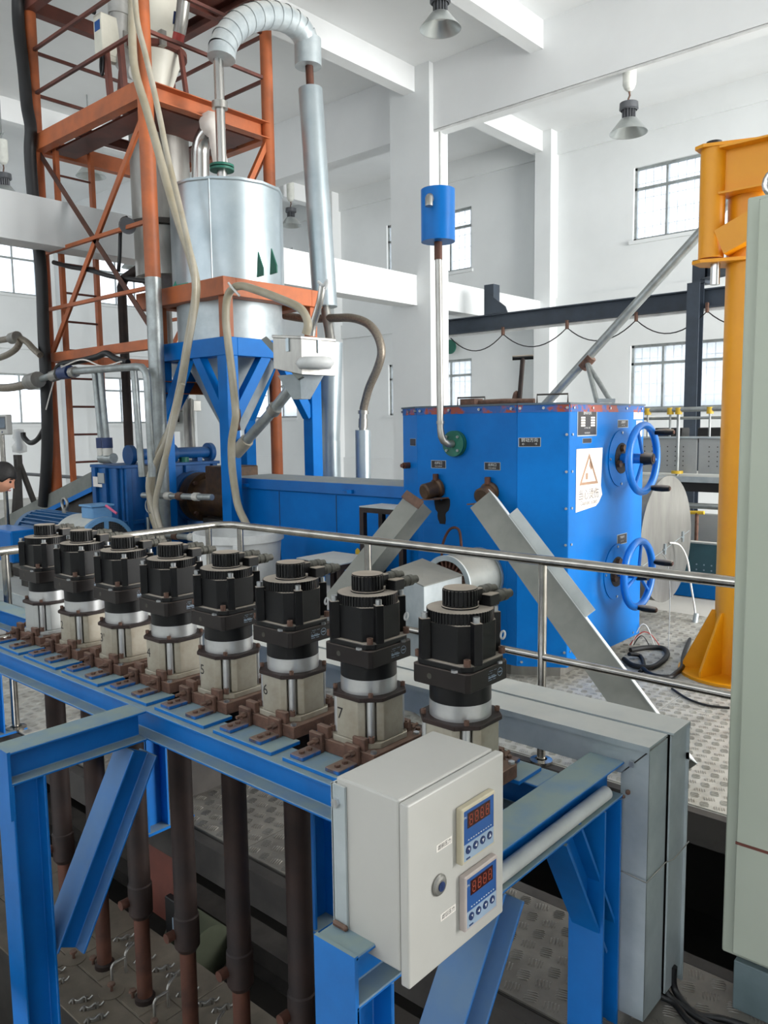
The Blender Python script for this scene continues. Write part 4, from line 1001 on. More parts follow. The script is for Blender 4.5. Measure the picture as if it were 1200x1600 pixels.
gx.part('hanging_tag', MB().box(-7.38,-7.26,GY0-.045,GY0-.04,1.12,1.22), M['perf'])
gx.part('breather', MB().cyl((-7.1,4.9,GZ),(-7.1,4.9,GZ+.05),.05,n=16), M['green'])
gx.part('sump', MB().box(GX0,GX1,GY0,GY1,0,.30), M['slab'])
oc = Thing('oil_cooler', 'dark blue cylinder with round end flanges on top of the gearbox', 'cylinder', (-7.2,4.75,GZ))
oc.part('cooler_tube', MB().cyl((-7.15,4.30,GZ+.09),(-7.15,5.25,GZ+.09),.06,n=20), M['blue_cast'])
for y in (4.30, 4.78, 5.25): oc.part('end_flange', MB().cyl((-7.15,y-.02,GZ+.09),(-7.15,y+.03,GZ+.09),.10,n=24), M['blue_cast'])
for y in (4.45, 5.1): oc.part('saddle', MB().box(-7.2,-7.1,y-.03,y+.03,GZ,GZ+.04), M['blue_cast'])
bb = Thing('extruder_barrel', 'brown oily barrel flange between gearbox and blue leg', 'barrel', (-6.4,4.9,.6))
bb.part('barrel_flange', MB().cyl((-6.86,4.9,.95),(-6.72,4.9,.95),.25,n=30), M['oilbrown'])
bb.part('barrel_tube', MB().cyl((-6.72,4.9,.95),(-6.02,4.9,.95),.19,n=28), M['oilbrown'])
bb.part('feed_throat', MB().box(-6.5,-6.12,4.72,5.08,.95,1.28), M['oilbrown'], bev=.01)
for k in range(8):
    a = 2*math.pi*k/8; bb.part('flange_bolt', MB().cyl((-6.72,4.9+.215*math.cos(a),.95+.215*math.sin(a)),(-6.69,4.9+.215*math.cos(a),.95+.215*math.sin(a)),.022,n=6,smooth=False), M['rust'])
bb.part('barrel_support', MB().box(-6.6,-6.2,4.75,5.05,0,.76), M['slab'])
# cooling pipes in front of the barrel
for i, (z, lab, y) in enumerate(((1.02,'upper galvanised cooling pipe with white-taped joints beside the barrel',4.18),(.66,'lower galvanised cooling pipe with white-taped joints beside the barrel',4.12))):
    t = Thing('cooling_pipe', lab, 'pipe', (-6.3,y,z), 'cooling pipes beside the barrel')
    a = Vector((-6.75,y,z)); b = Vector((-5.8,y+.1,z+.02))
    t.part('pipe_run', MB().cyl(a,b,.028,n=14), M['galvpipe'])
    for s in (.35,.52,.75): t.part('joint', MB().cyl(a+(b-a)*s,a+(b-a)*(s+.07),.038,n=8), M['rust'] if s == .52 else M['tape'])
    t.part('branch', MB().cyl(a+(b-a)*.15+Vector((0,0,.02)),a+(b-a)*.15+Vector((0,0,.16)),.016,n=10), M['galvpipe'])
t = Thing('pressure_gauge', 'small round dial gauge on a thin stem beside the barrel', 'gauge', (-6.55,4.10,1.05))
t.part('dial_case', MB().cyl((-6.58,4.12,1.26),(-6.55,4.10,1.26),.055,n=22), M['black_plastic'])
t.part('dial', MB().cyl((-6.55,4.10,1.26),(-6.548,4.099,1.26),.048,n=22), M['steel_dull'])
t.part('stem', MB().cyl((-6.56,4.11,1.04),(-6.56,4.11,1.21),.008,n=8), M['galvpipe'])
t.part('coil', MB().tube([(-6.5,4.08,.98+.06)]+[(-6.48+.055*math.sin(a),4.07,.94+.06*math.cos(a)) for a in [2*math.pi*i/18 for i in range(19)]], .006, n=6), M['galvpipe'])
# drive motor
MY, MZ, MR = 3.74, .57, .29
mo = Thing('drive_motor', 'big blue finned drive motor with a meshed fan cover', 'motor', (-7.100,MY,0))
mo.part('stator', MB().cyl((-7.950,MY,MZ),(-7.150,MY,MZ),MR*.86,n=40), M['motor_blue'])
for k in range(36):
    a = 2*math.pi*k/36; c_, s_ = math.cos(a), math.sin(a)
    mo.part('cooling_fin', MB().profile((-7.920,MY+MR*.92*c_,MZ+MR*.92*s_),(-7.180,MY+MR*.92*c_,MZ+MR*.92*s_), [(-.006,-.03),(.006,-.03),(.006,.022),(-.006,.022)], (0,c_,s_)), M['motor_blue'])
mo.part('end_shield', MB().cyl((-8.020,MY,MZ),(-7.940,MY,MZ),MR*.95,n=36), M['motor_blue'])
mo.part('fan_cowl', MB().lathe([(MR*1.0,0),(MR*1.0,.44),(MR*.95,.50),(MR*.90,.50)], (-7.170,MY,MZ), (1,0,0), n=40, share=False), M['galv'])
mo.part('cowl_ring', MB().lathe([(MR*.99,.46),(MR*.99,.505),(MR*.86,.51),(MR*.86,.49)], (-7.170,MY,MZ), (1,0,0), n=40), M['lightblue'])
ms = MB(); xg = -6.670
for i in range(-14, 15):
    o = i*.0175; L_ = math.sqrt(max(0, (MR*.87)**2-o*o))
    ms.box(xg,xg+.004,MY-L_,MY+L_,MZ+o-.003,MZ+o+.003); ms.box(xg,xg+.004,MY+o-.003,MY+o+.003,MZ-L_,MZ+L_)
o = mo.part('fan_mesh', ms, M['lamp_grey']); o['kind'] = 'stuff'
mo.part('mesh_strut', MB().box(xg+.004,xg+.010,MY-.022,MY+.022,MZ-MR*.87,MZ+MR*.87), M['lightblue'])
mo.part('fan_dark', MB().cyl((xg-.03,MY,MZ),(xg-.025,MY,MZ),MR*.93,n=32), M['rubber'])
mo.part('terminal_box', MB().box(-6.920,-6.720,MY-.1,MY+.1,MZ+MR*.93,MZ+MR+.09), M['lightblue'], bev=.01)
mo.part('terminal_lid', MB().box(-6.935,-6.705,MY-.115,MY+.115,MZ+MR+.09,MZ+MR+.108), M['lightblue'], bev=.004)
mo.part('lifting_eye', MB().tube([(-7.420+.05*math.cos(a),MY,MZ+MR+.075+.055*math.sin(a)) for a in [2*math.pi*i/22 for i in range(22)]], .015, n=10, closed=True).cyl((-7.420,MY,MZ+MR*.86),(-7.420,MY,MZ+MR+.03),.03,n=14), M['steel_dull'])
mo.part('side_box', MB().box(-8.050,-7.450,MY-.52,MY-.27,.42,.72), M['blue'], bev=.015)
mo.part('motor_feet', MB().box(-7.900,-7.200,MY-.25,MY+.25,0,.32), M['slab'])
single('pink_marker', MB().cyl((-6.69,MY+.02,MZ+MR+.10),(-6.58,MY+.06,MZ+MR+.03),.012,n=10), M['pink'], 'short pink marker lying behind the motor terminal box', 'marker', (-6.9,MY,MZ+MR))
bg = Thing('belt_guard', 'sloping grey-topped blue belt guard left of the gearbox', 'guard', (-8.6,4.5,.2))
P0, P1 = (-7.62,1.20), (-9.9,.55)
bg.part('guard_side', MB().slab([(P0[0],4.18,P0[1]),(P0[0],4.18,.4),(P1[0],4.18,.1),(P1[0],4.18,P1[1])], (0,-1,0), .01), M['slab'])  # dark sheet painted in for the shaded hollow below the guard
bg.part('guard_side', MB().slab([(P0[0],4.70,P0[1]),(P0[0],4.70,.4),(P1[0],4.70,.1),(P1[0],4.70,P1[1])], (0,-1,0), .01), M['blue_cast'])
bg.part('guard_top', MB().slab([(P0[0],4.14,P0[1]+.02),(P0[0],4.72,P0[1]+.02),(P1[0],4.72,P1[1]+.02),(P1[0],4.14,P1[1]+.02)], (.27,0,1), .012), M['galv'])
bg.part('guard_face', MB().slab([(P0[0],4.137,P0[1]+.02),(P1[0],4.137,P1[1]+.02),(P1[0],4.137,P1[1]-.13),(P0[0],4.137,P0[1]-.13)], (0,-1,0), .004), M['galv_dusty'])
bg.part('guard_edge', MB().slab([(P0[0],4.137,P0[1]-.13),(P1[0],4.137,P1[1]-.13),(P1[0],4.137,P1[1]-.18),(P0[0],4.137,P0[1]-.18)], (0,-1,0), .004), M['blue'])
bg.part('guard_foot', MB().box(-9.9,-9.8,4.2,4.7,0,.2).box(-8.0,-7.9,4.2,4.7,0,.42), M['slab'])

# ================================================================ HOPPER STAND
SX1, SX0, SY0, SY1 = -5.69, -6.835, 4.40, 5.545
hs = Thing('hopper_stand', 'bright blue four-legged stand under the silver hopper', 'stand', ((SX0+SX1)/2,(SY0+SY1)/2,0))
lw = .13
for x in (SX0, SX1-lw):
    for y in (SY0, SY1-lw):
        hs.part('leg', MB().box(x,x+lw,y,y+lw,0,2.28), M['blue'], bev=.004)
for y in (SY0, SY1-lw): hs.part('top_rail', MB().box(SX0,SX1,y,y+lw,2.28,2.44), M['blue'], bev=.004)
for x in (SX0, SX1-lw): hs.part('top_rail', MB().box(x,x+lw,SY0+lw,SY1-lw,2.28,2.44), M['blue'], bev=.004)
for x, dx in ((SX1-lw/2,-1),(SX0+lw/2,1)):
    for y in (SY0+lw/2, SY1-lw/2):
        hs.part('knee_brace', MB().bar((x+dx*.05,y,1.75),(x+dx*.42,y,2.30), .10,.09, up=(0,1,0)), M['blue'], bev=.003)
for y, dy in ((SY0+lw/2,1),(SY1-lw/2,-1)):
    for x in (SX0+lw/2, SX1-lw/2):
        hs.part('knee_brace', MB().bar((x,y+dy*.05,1.75),(x,y+dy*.42,2.30), .10,.09, up=(1,0,0)), M['blue'], bev=.003)
of = Thing('hopper_cradle', 'orange square frame around the silver hopper', 'frame', ((SX0+SX1)/2,(SY0+SY1)/2,2.44))
for x in (SX0+.02, SX1-.11):
    for y in (SY0+.02, SY1-.11): of.part('post', MB().box(x,x+.09,y,y+.09,2.44,2.80), M['orange'], bev=.003)
for y in (SY0-.02, SY1-.12): of.part('rail', MB().box(SX0-.20,SX1+.02,y,y+.14,2.79,2.945), M['orange'], bev=.003)
for x in (SX0-.02, SX1-.12): of.part('rail', MB().box(x,x+.14,SY0+.12,SY1-.12,2.79,2.945), M['orange'], bev=.003)
# hopper
HX, HY = -6.33, 4.96
hp = Thing('silver_hopper', 'round galvanised sheet hopper with a conical bottom', 'hopper', (HX,HY,1.55))
hp.part('upper_shell', MB().lathe([(1e-5,3.86),(.53,3.86),(.53,2.96)], (HX,HY,0), n=14, smooth=True), M['galv_bright'])
hp.part('shell_rim', MB().lathe([(.532,3.84),(.54,3.85),(.54,3.87),(.525,3.872)], (HX,HY,0), n=14), M['galv_bright'])
hp.part('lower_shell', MB().lathe([(.50,2.96),(.50,2.40)], (HX,HY,0), n=40), M['galv'])
hp.part('cone', MB().lathe([(.50,2.40),(.10,1.62),(.10,1.50),(1e-5,1.50)], (HX,HY,0), n=40), M['galv'])
hp.part('shell_seam', MB().box(HX+.30,HX+.315,HY-.435,HY-.425,2.96,3.86), M['galv_bright'])
for (u, v) in ((407,418),(428,424)):
    p = at(u, 440, y=4.62)
    hp.part('support_fin', MB().slab([(p.x-.05,4.62,2.94),(p.x+.06,4.60,2.94),(p.x+.06,4.60,3.00),(p.x-.05,4.64,3.16)], (0,-1,0), .012), M['green'])
p = at(285, 435, y=4.42)
single('teal_cloth', MB().slab([(p.x-.20,4.44,2.945),(p.x+.05,4.44,2.945),(p.x+.08,4.46,3.10),(p.x+.02,4.50,3.19),(p.x-.06,4.48,3.08),(p.x-.10,4.50,3.16)], (0,-1,0), .015), M['teal'], 'crumpled teal cloth on the orange frame left of the hopper', 'cloth', (p.x,4.44,2.94))
# stainless sample box hanging right of the stand
bc = at(474, 545, y=4.62)
sx = Thing('stainless_box', 'stainless steel box with clasps hanging beside the hopper stand', 'box', bc)
def bxp(u, v, y): return at(u, v, y=y)
TF = at(470,529,y=4.22); TL = TF+Vector((-.30,-.02,.03)); TR = TF+Vector((.03,.34,.0)); TB = TL+TR-TF
dn = Vector((0,0,-.27)); base = [TF+dn, TR+dn, TB+dn, TL+dn+Vector((0,0,.03))]
sx.part('box_shell', MB().hexa([tuple(p) for p in base]+[tuple(p) for p in (TF,TR,TB,TL)]), M['steel_dull'], bev=.004)
cen = (TF+TR+TB+TL)/4
sx.part('box_lid', MB().slab([tuple(cen+(p-cen)*1.03+Vector((0,0,.02))) for p in (TF,TR,TB,TL)], (0,0,1), .022), M['steel_dull'], bev=.003)
for a, b, f in ((TL,TF,.55),(TF,TR,.5)):
    p = a+(b-a)*f; nr = (b-a).cross(Vector((0,0,1))).normalized()
    sx.part('clasp', MB().bar(p+nr*.006+Vector((0,0,0)), p+nr*.006+Vector((0,0,-.10)), .03,.012, up=nr), M['galv_bright'])
sx.part('hanger_plate', MB().slab([tuple(TL+Vector((-.16,.02,.0))), tuple(TL+Vector((-.10,.02,.02))), tuple(TF+dn+Vector((-.02,.03,-.01))), tuple(TF+dn+Vector((-.08,.03,-.03)))], (0,-1,.5), .02), M['galv_dusty'])
sx.part('discharge_cone', MB().hexa([tuple(cen+Vector((x*.05-.1,y*.05+.05,-.46))) for x, y in ((-1,-1),(1,-1),(1,1),(-1,1))]+[tuple(cen+Vector((x*.13-.1,y*.13+.05,-.27))) for x, y in ((-1,-1),(1,-1),(1,1),(-1,1))]), M['galv'])
wb = at(492, 567, y=4.30)
single('white_bag', MB().lathe([(1e-5,-.05),(.12,-.045),(.15,0),(.12,.04),(1e-5,.045)], wb, (0,0,1), n=18, share=True), M['white'], 'crumpled white bag under the stainless box', 'bag', wb)
# pipes and hoses around the stand
a = at(475,580,y=4.5); b = at(428,640,y=4.5); c = at(362,715,y=4.5)
dp = Thing('slant_pipe', 'grey pipe slanting down from the stainless box to the barrel', 'pipe', c)
dp.part('pipe_run', MB().tube([a,b,c], .045, n=14), M['galvpipe'])
dp.part('clamp', MB().cyl(b+(a-b)*.06,b-(a-b)*.06,.06,n=14), M['steel_dull'])
dp.part('hose_sleeve', MB().tube([b+(c-b)*.62,c], .06, n=14), M['hose2'])
def hose(name, pts, r, m, label, cat='hose', k=6, n=10, group=None):
    pts = [Vector(p) for p in pts]
    return single(name, MB().tube(smooth_path(pts, k), r, n=n), m, label, cat, pts[-1], group)
B = lambda l, y: [at(u, v, y=y) for u, v in l]
hose('clear_hose', B([(478,522),(481,505),(470,483),(440,468),(400,453),(378,447),(364,451),(355,466),(353,500),(357,540),(362,580),(368,640),(367,660),(362,690),(362,720),(365,750),(372,790),(383,815),(392,832)], 4.28), .033, M['glove'], 'clear hose looping from the stainless box down into the white bucket')
hose('zip_tie', B([(357,442),(364,451),(374,462)], 4.23), .010, M['white'], 'white tie strip around the hose at the orange frame corner', 'strip', n=6)
hose('small_valve', B([(371,640),(372,652),(370,662),(372,672)], 4.36), .025, M['rust_pipe'], 'small rusty valve hanging on the blue front leg', 'valve')
# bucket
bk = Thing('white_bucket', 'white plastic bucket behind the handrail corner', 'bucket', (-4.86,3.82,0))
bc = at(373, 842, y=3.82)
bk.part('bucket_shell', MB().lathe([(.26,0),(.325,.80),(.325,.86),(.345,.86),(.345,.80)], (bc.x,3.82,0), n=36), M['white'])
bk.part('bucket_base', MB().cyl((bc.x,3.82,.0),(bc.x,3.82,.01),.26,n=36), M['white'])
for s in (-1, 1): bk.part('handle_lug', MB().box(bc.x+s*.27-.03,bc.x+s*.27+.03,3.82-s*.22-.03,3.82-s*.22+.03,.72,.80), M['white'], bev=.005)
# U bend duct and insulated pipe
p1 = at(342, 285, y=4.75); rx = p1.x
e2 = at(483, 95, y=5.9)
ud = Thing('insulated_bend', 'segmented galvanised U-bend duct above the hopper', 'duct', p1)
a = at(346,90,y=4.75); b = at(481,78,y=5.9); p1 = Vector((at(341,95,y=4.75).x,4.75,p1.z))
mid = (a+b)/2; rad = (b-a).length/2; hx = (b-a).normalized(); vz = Vector((0,0,1))
bend = [mid - hx*rad*math.cos(math.pi*i/14) + vz*((at(412,25,y=5.32).z-mid.z)*math.sin(math.pi*i/14)) for i in range(15)]
for i in range(14): ud.part('bend_segment', MB().cyl(bend[i]-(bend[i+1]-bend[i])*.12, bend[i+1]+(bend[i+1]-bend[i])*.12, .126, .119, n=20, caps=(i in (0, 13))), M['galv'])
ud.part('end_collar', MB().cyl(bend[-1]+Vector((0,0,.10)), bend[-1]+Vector((0,0,-.16)), .135, n=22), M['galv'])
ud.part('inner_pipe', MB().cyl((p1.x,4.75,3.87),(p1.x,4.75,a.z+.02),.045,n=16), M['steel'])
ud.part('pipe_coupling', MB().cyl((p1.x,4.75,4.52),(p1.x,4.75,4.58),.072,n=18), M['steel_dull'])
ud.part('pipe_flange', MB().cyl((p1.x,4.75,3.98),(p1.x,4.75,4.0),.11,n=20).cyl((p1.x,4.75,4.01),(p1.x,4.75,4.03),.11,n=20), M['green'])
dc = Thing('insulated_pipe', 'tall galvanised insulated pipe right of the hopper stand', 'pipe', (e2.x,5.9,0))
q = [at(483,100,y=5.9), at(485,140,y=5.9), at(508,480,y=5.9), at(517,535,y=5.9), at(514,745,y=5.9)]
dc.part('inner_pipe', MB().cyl(q[0],q[1],.04,n=14), M['rust_pipe'])
dc.part('upper_jacket', MB().cyl(q[1],q[1]+(q[2]-q[1])*.52,.122,n=24), M['galv_bright'])
dc.part('upper_jacket', MB().cyl(q[1]+(q[2]-q[1])*.52,q[2],.126,n=24), M['galv_bright'])
dc.part('inner_pipe', MB().cyl(q[2],q[3],.05,n=14), M['steel_dull'])
z3 = q[3].z; qb = Vector((q[4].x,5.9,0))
dc.part('lower_jacket', MB().cyl(Vector((q[3].x,5.9,z3)),Vector((q[4].x,5.9,1.5)),.122,n=24), M['galv_bright'])
dc.part('lower_jacket', MB().cyl(Vector((q[4].x,5.9,1.5)),qb,.126,n=24), M['galv_bright'])
hose('stainless_wand', B([(504,445),(500,470),(490,505),(487,525)], 4.6), .03, M['steel'], 'stainless tube tied above the stainless box', 'tube')
hose('tape_knot', B([(497,440),(505,446),(512,438),(508,452)], 4.55), .012, M['white'], 'white tape knot on the insulated pipe end', 'tape', n=6)
hb = Thing('braided_hose', 'braided metal hose arching into a short insulated riser', 'hose', at(567,740,y=5.9))
hb.part('hose_run', MB().tube(smooth_path(B([(445,493),(480,498),(520,497),(550,497),(575,506),(590,525),(596,550),(590,575),(577,605),(570,630),(568,640)], 5.9),5), .042, n=12), M['hose_metal'])
pa, pb, pc_ = at(568,636,y=5.9), at(567,672,y=5.9), at(567,745,y=5.9)
hb.part('hose_fitting', MB().cyl(pa,pb,.04,n=14).cyl(pa+(pb-pa)*.15,pa+(pb-pa)*.3,.055,n=8).cyl(pa+(pb-pa)*.5,pa+(pb-pa)*.9,.048,n=12), M['steel_dull'])
hb.part('riser_jacket', MB().cyl(pb,Vector((pc_.x,5.9,.0)),.078,n=22), M['galv_bright'])
# small stainless elbow duct behind the vertical pipe
se = Thing('steel_elbow', 'shiny stainless elbow pipe on the hopper lid', 'pipe', (p1.x-.2,4.95,3.87))
ce = at(313, 290, y=4.95); ct = at(313, 243, y=4.95); cr = at(343, 212, y=4.95)
se.part('elbow_pipe', MB().tube([(ce.x,4.95,3.86),(ct.x,4.95,ct.z)]+[tuple(p) for p in arc((ct.x+.20,4.95,ct.z),.20,math.pi,math.pi/2,8,(1,0,0),(0,0,1))][1:]+[(ct.x+.30,4.95,ct.z+.20)], .085, n=20), M['steel'])
se.part('cloth_wrap', MB().tube(smooth_path([(ct.x+.20,4.93,ct.z+.25),(ct.x+.30,4.90,ct.z+.16),(ct.x+.36,4.90,ct.z-.1),(ct.x+.40,4.92,ct.z-.42)],5), [.11]*6+[.07]*6+[.04]*4, n=10), M['paper'])

# ================================================================ ORANGE TOWER
AX, BX, TY0, TY1 = -8.6, -6.53, 4.25, 5.68
OR = M['orange']
tw = Thing('orange_tower', 'tall orange steel tower with platforms and ladder', 'tower', ((AX+BX)/2,(TY0+TY1)/2,0))
for x, y in ((AX,TY0),(BX,TY1),(AX,TY1)):
    tw.part('column', MB().cyl((x,y,0),(x,y,7.0),.062,n=18), OR)
tw.part('column', MB().cyl((BX,TY0,3.0),(BX,TY0,7.0),.070,n=18), OR)
tw.part('bare_column_foot', MB().cyl((BX-.01,TY0,0),(BX,TY0,3.02),.072,n=18), M['galvpipe'], label='bare galvanised lower part of the front column')
def level(z0, z1, m, w=.10, sides='fbrl'):
    zc, h = (z0+z1)/2, z1-z0
    if 'f' in sides: tw.part('beam', MB().channel((AX,TY0-.01,zc),(BX,TY0-.01,zc),w,h,.008,side=-1), m)
    if 'b' in sides: tw.part('beam', MB().channel((AX,TY1,zc),(BX,TY1,zc),w,h,.008), m)
    if 'r' in sides:
        xr = BX+.01 if z0 > 3 else BX-.17
        tw.part('beam', MB().channel((xr,TY0,zc),(xr,TY1,zc),w,h,.008,side=1), m)
    if 'l' in sides: tw.part('beam', MB().channel((AX,TY0,zc),(AX,TY1,zc),w,h,.008,side=-1), m)
level(4.57,4.73,OR)
level(2.38,2.47,OR,.08,'fbl'); level(1.98,2.10,OR,.08,'r')
level(5.98,6.12,M['rustbrown'],.10)
RB = M['rustbrown']
tw.part('platform_plate', MB().box(AX+.1,BX-.1,TY0+.1,TY0+.38,4.58,4.60), RB)
tw.part('platform_plate', MB().box(AX+.9,BX-.1,TY1-.4,TY1-.1,4.58,4.60), RB)
tw.part('platform_plate', MB().box(BX-.62,BX-.1,TY0+.38,TY1-.4,4.58,4.60), RB)
tw.part('platform_joist', MB().hbeam((-7.9,TY0+.05,4.64),(-7.9,TY1-.05,4.64),.08,.10), RB)
tw.part('platform_joist', MB().hbeam((-7.0,TY0+.05,4.64),(-7.0,TY1-.05,4.64),.08,.10), RB)
tw.part('upper_plate', MB().box(-7.5,BX-.05,TY0+.6,TY1-.1,6.06,6.08), RB)
tw.part('upper_joist', MB().hbeam((-7.3,TY0+.05,6.03),(-7.3,TY1-.05,6.03),.08,.10), RB)
for z in (5.17, 5.60):
    for p, q in (((AX,TY0),(BX,TY0)),((AX,TY0),(AX,TY1)),((BX,TY0),(BX,TY1)),((AX,TY1),(BX,TY1))):
        tw.part('guard_bar', MB().bar((p[0],p[1],z),(q[0],q[1],z),.03,.03), RB)
for z in (3.53, 2.94):
    for p, q in (((AX,TY0),(BX,TY0)),((AX,TY1),(BX,TY1))):
        tw.part('tie_bar', MB().bar((p[0],p[1],z),(q[0],q[1],z),.035,.035), OR)
for (p, q) in (((AX,TY0,4.56),(BX,TY0,2.46)),((BX,TY0,4.56),(AX,TY0,2.46))):
    tw.part('cross_brace', MB().angle(p,q,.06,.008,(0,1,0)), M['rust_pipe'] if p[0] == AX else OR)
for (p, q) in (((AX,TY1,4.56),(BX,TY1,2.46)),((BX,TY1,4.56),(AX,TY1,2.46))):
    tw.part('cross_brace', MB().angle(p,q,.06,.008,(0,1,0)), OR)
tw.part('cross_brace', MB().bar((BX,TY1-.02,4.56),(BX,TY0+.55,3.0),.05,.05), OR)
tw.part('back_brace', MB().bar((AX+.2,TY1,1.95),(AX-.1,TY1,.9),.05,.08), RB)
# ladder inside the tower
ld = Thing('tower_ladder', 'narrow orange-brown ladder inside the left of the tower', 'ladder', (-8.45,4.6,0))
LX = -8.42; ly0, ly1 = 4.36, 4.76
for y in (ly0, ly1): ld.part('stile', MB().box(LX-.03,LX+.03,y-.022,y+.022,.55 if y == ly0 else 1.9,4.74), OR)
ld.part('stile', MB().box(LX-.03,LX+.03,ly1-.022,ly1+.022,0.55,1.9), OR)
for i in range(14): ld.part('rung', MB().cyl((LX,ly0,.68+i*.305),(LX,ly1,.68+i*.305),.012,n=8), RB)
# vessel
VX, VY = -7.42, 4.97
vs = Thing('steel_vessel', 'dull stainless cylinder vessel hanging inside the tower', 'vessel', (VX,VY,3.2))
vs.part('vessel_shell', MB().cyl((VX,VY,3.74),(VX,VY,4.86),.30,n=36), M['steel_dull'])
vs.part('clamp_ring', MB().lathe([(.30,3.70),(.335,3.71),(.335,3.76),(.30,3.77)], (VX,VY,0), n=36), M['slab'])
vs.part('lower_shell', MB().lathe([(.29,3.72),(.29,3.22),(.25,3.20),(.06,2.9),(.06,2.5)], (VX,VY,0), n=36), M['steel_dull'])
vs.part('outlet_cone', MB().lathe([(.20,2.46),(.06,2.05),(.06,1.95)], (VX+.25,VY,0), n=24), M['galv'])
vs.part('side_pipe', MB().tube([(VX-.3,VY-.1,3.35),(VX-.62,VY-.1,3.28),(VX-.68,VY-.1,3.2),(VX-.68,VY-.1,0.6)], .05, n=12), M['rust_dark'])
lo = Thing('vacuum_loader', 'cream plastic vacuum loader with a cone on the tower platform', 'loader', (VX-.05,VY,4.75))
cx = at(238, 60, y=4.9).x; VY2 = 4.9
lo.part('loader_body', MB().lathe([(.30,5.42),(.30,6.6),(.26,6.75),(1e-5,6.8)], (cx,VY2,0), n=36), M['pp'])
lo.part('loader_cone', MB().lathe([(.29,5.38),(.13,4.96),(.13,4.86)], (cx,VY2,0), n=36), M['pp'])
lo.part('clamp_ring', MB().lathe([(.29,5.36),(.335,5.37),(.335,5.42),(.30,5.43)], (cx,VY2,0), n=36), M['rustbrown'])
for a in (-.3, 1.7, 3.2, 4.8): lo.part('clasp', MB().box(cx+.33*math.cos(a)-.03,cx+.33*math.cos(a)+.03,VY2+.33*math.sin(a)-.03,VY2+.33*math.sin(a)+.03,5.36,5.50), M['steel_dull'])
for a in (.3, 2.0, 3.7, 5.3): lo.part('stand_leg', MB().bar((cx+.34*math.cos(a),VY2+.34*math.sin(a),5.38),(cx+.42*math.cos(a),VY2+.42*math.sin(a),4.74),.05,.03), M['rustbrown'])
lo.part('slide_gate', MB().box(cx-.16,cx+.2,VY2-.14,VY2+.14,4.80,4.86), M['galv'])
bp_ = Thing('branch_valve', 'metal valve pipe with a red rubber end beside the loader', 'valve', at(285,30,y=4.75))
bp_.part('pipe_run', MB().tube(B([(290,-20),(287,0),(284,30),(280,52)], 4.75), .06, n=14), M['steel_dull'])
bp_.part('red_sleeve', MB().tube(B([(280,52),(277,68)], 4.75), .055, n=14), M['red'])
bp_.part('lever', MB().bar(at(274,18,y=4.7), at(272,38,y=4.7), .025,.015), M['navy'])
wp = Thing('white_elbow_pipe', 'whitish elbow pipe left of the loader', 'pipe', at(186,80,y=4.5))
wp.part('pipe_run', MB().tube(smooth_path(B([(186,-30),(186,20),(186,70),(190,92),(202,106),(214,112)], 4.55),5), .088, n=18), M['dirtypipe'])
wp.part('coupling', MB().cyl(at(186,8,y=4.55),at(186,24,y=4.55),.105,n=18), M['dirtypipe'])
pb_ = Thing('loader_controller', 'cream control box with a blue sticker on the tower', 'control box', at(162,85,y=4.35))
a = at(160, 82, y=4.32); top = at(156, 18, y=4.32)
pb_.part('box_shell', MB().box(a.x-.14,a.x,4.32,4.52,a.z,top.z), M['pale_box'], bev=.006)
pb_.part('blue_sticker', MB().box(a.x-.115,a.x-.02,4.317,4.32,a.z+.22,a.z+.31), M['meterblue'])
pb_.part('knob', MB().cyl((a.x-.10,4.32,a.z+.40),(a.x-.10,4.285,a.z+.40),.028,n=14), M['black_plastic'])
pb_.part('side_bracket', MB().box(a.x-.06,a.x+.0,4.40,4.6,a.z-.05,a.z), M['pale_box'])
pb_.part('cable_loop', MB().tube(smooth_path([(a.x-.04,4.33,a.z),(a.x-.06,4.33,a.z-.12),(a.x-.04,4.33,a.z-.19),(a.x-.01,4.33,a.z-.12),(a.x,4.33,a.z)],5), .014, n=8), M['cable'])
for dx in (.05, .30): pb_.part('post', MB().bar((a.x+dx,4.36,4.73),(a.x+dx-.05,4.36,a.z+.02),.05,.05), M['rustbrown'])
# hoses from the top of the tower to the deck
hose('loader_hose', [at(208,-40,y=4.12)]+B([(207,20),(207,70),(212,115),(228,168),(245,228),(262,290),(280,350),(297,400),(306,440),(305,470),(299,505),(292,545),(283,600),(270,660),(252,700),(238,740),(236,790),(247,830)], 4.12)+[at(262,860,y=4.1)], .036, M['glove'], 'long cloudy suction hose hanging down the tower front')
hose('loader_hose', [at(209,-40,y=4.02)]+B([(214,30),(226,80),(238,130),(250,185),(262,245),(278,310),(293,375),(304,430),(302,490),(294,540),(283,590),(272,640),(258,690),(244,720),(233,745),(233,775),(245,820)], 4.02)+[at(252,860,y=4.0)], .025, M['hose2'], 'thinner yellowish clear hose hanging beside the suction hose')
hose('loader_hose', B([(285,600),(275,640),(262,700),(250,750),(243,790),(252,830),(258,860)], 3.98), .026, M['hose2'], 'short clear hose crossing in front of the gearbox')
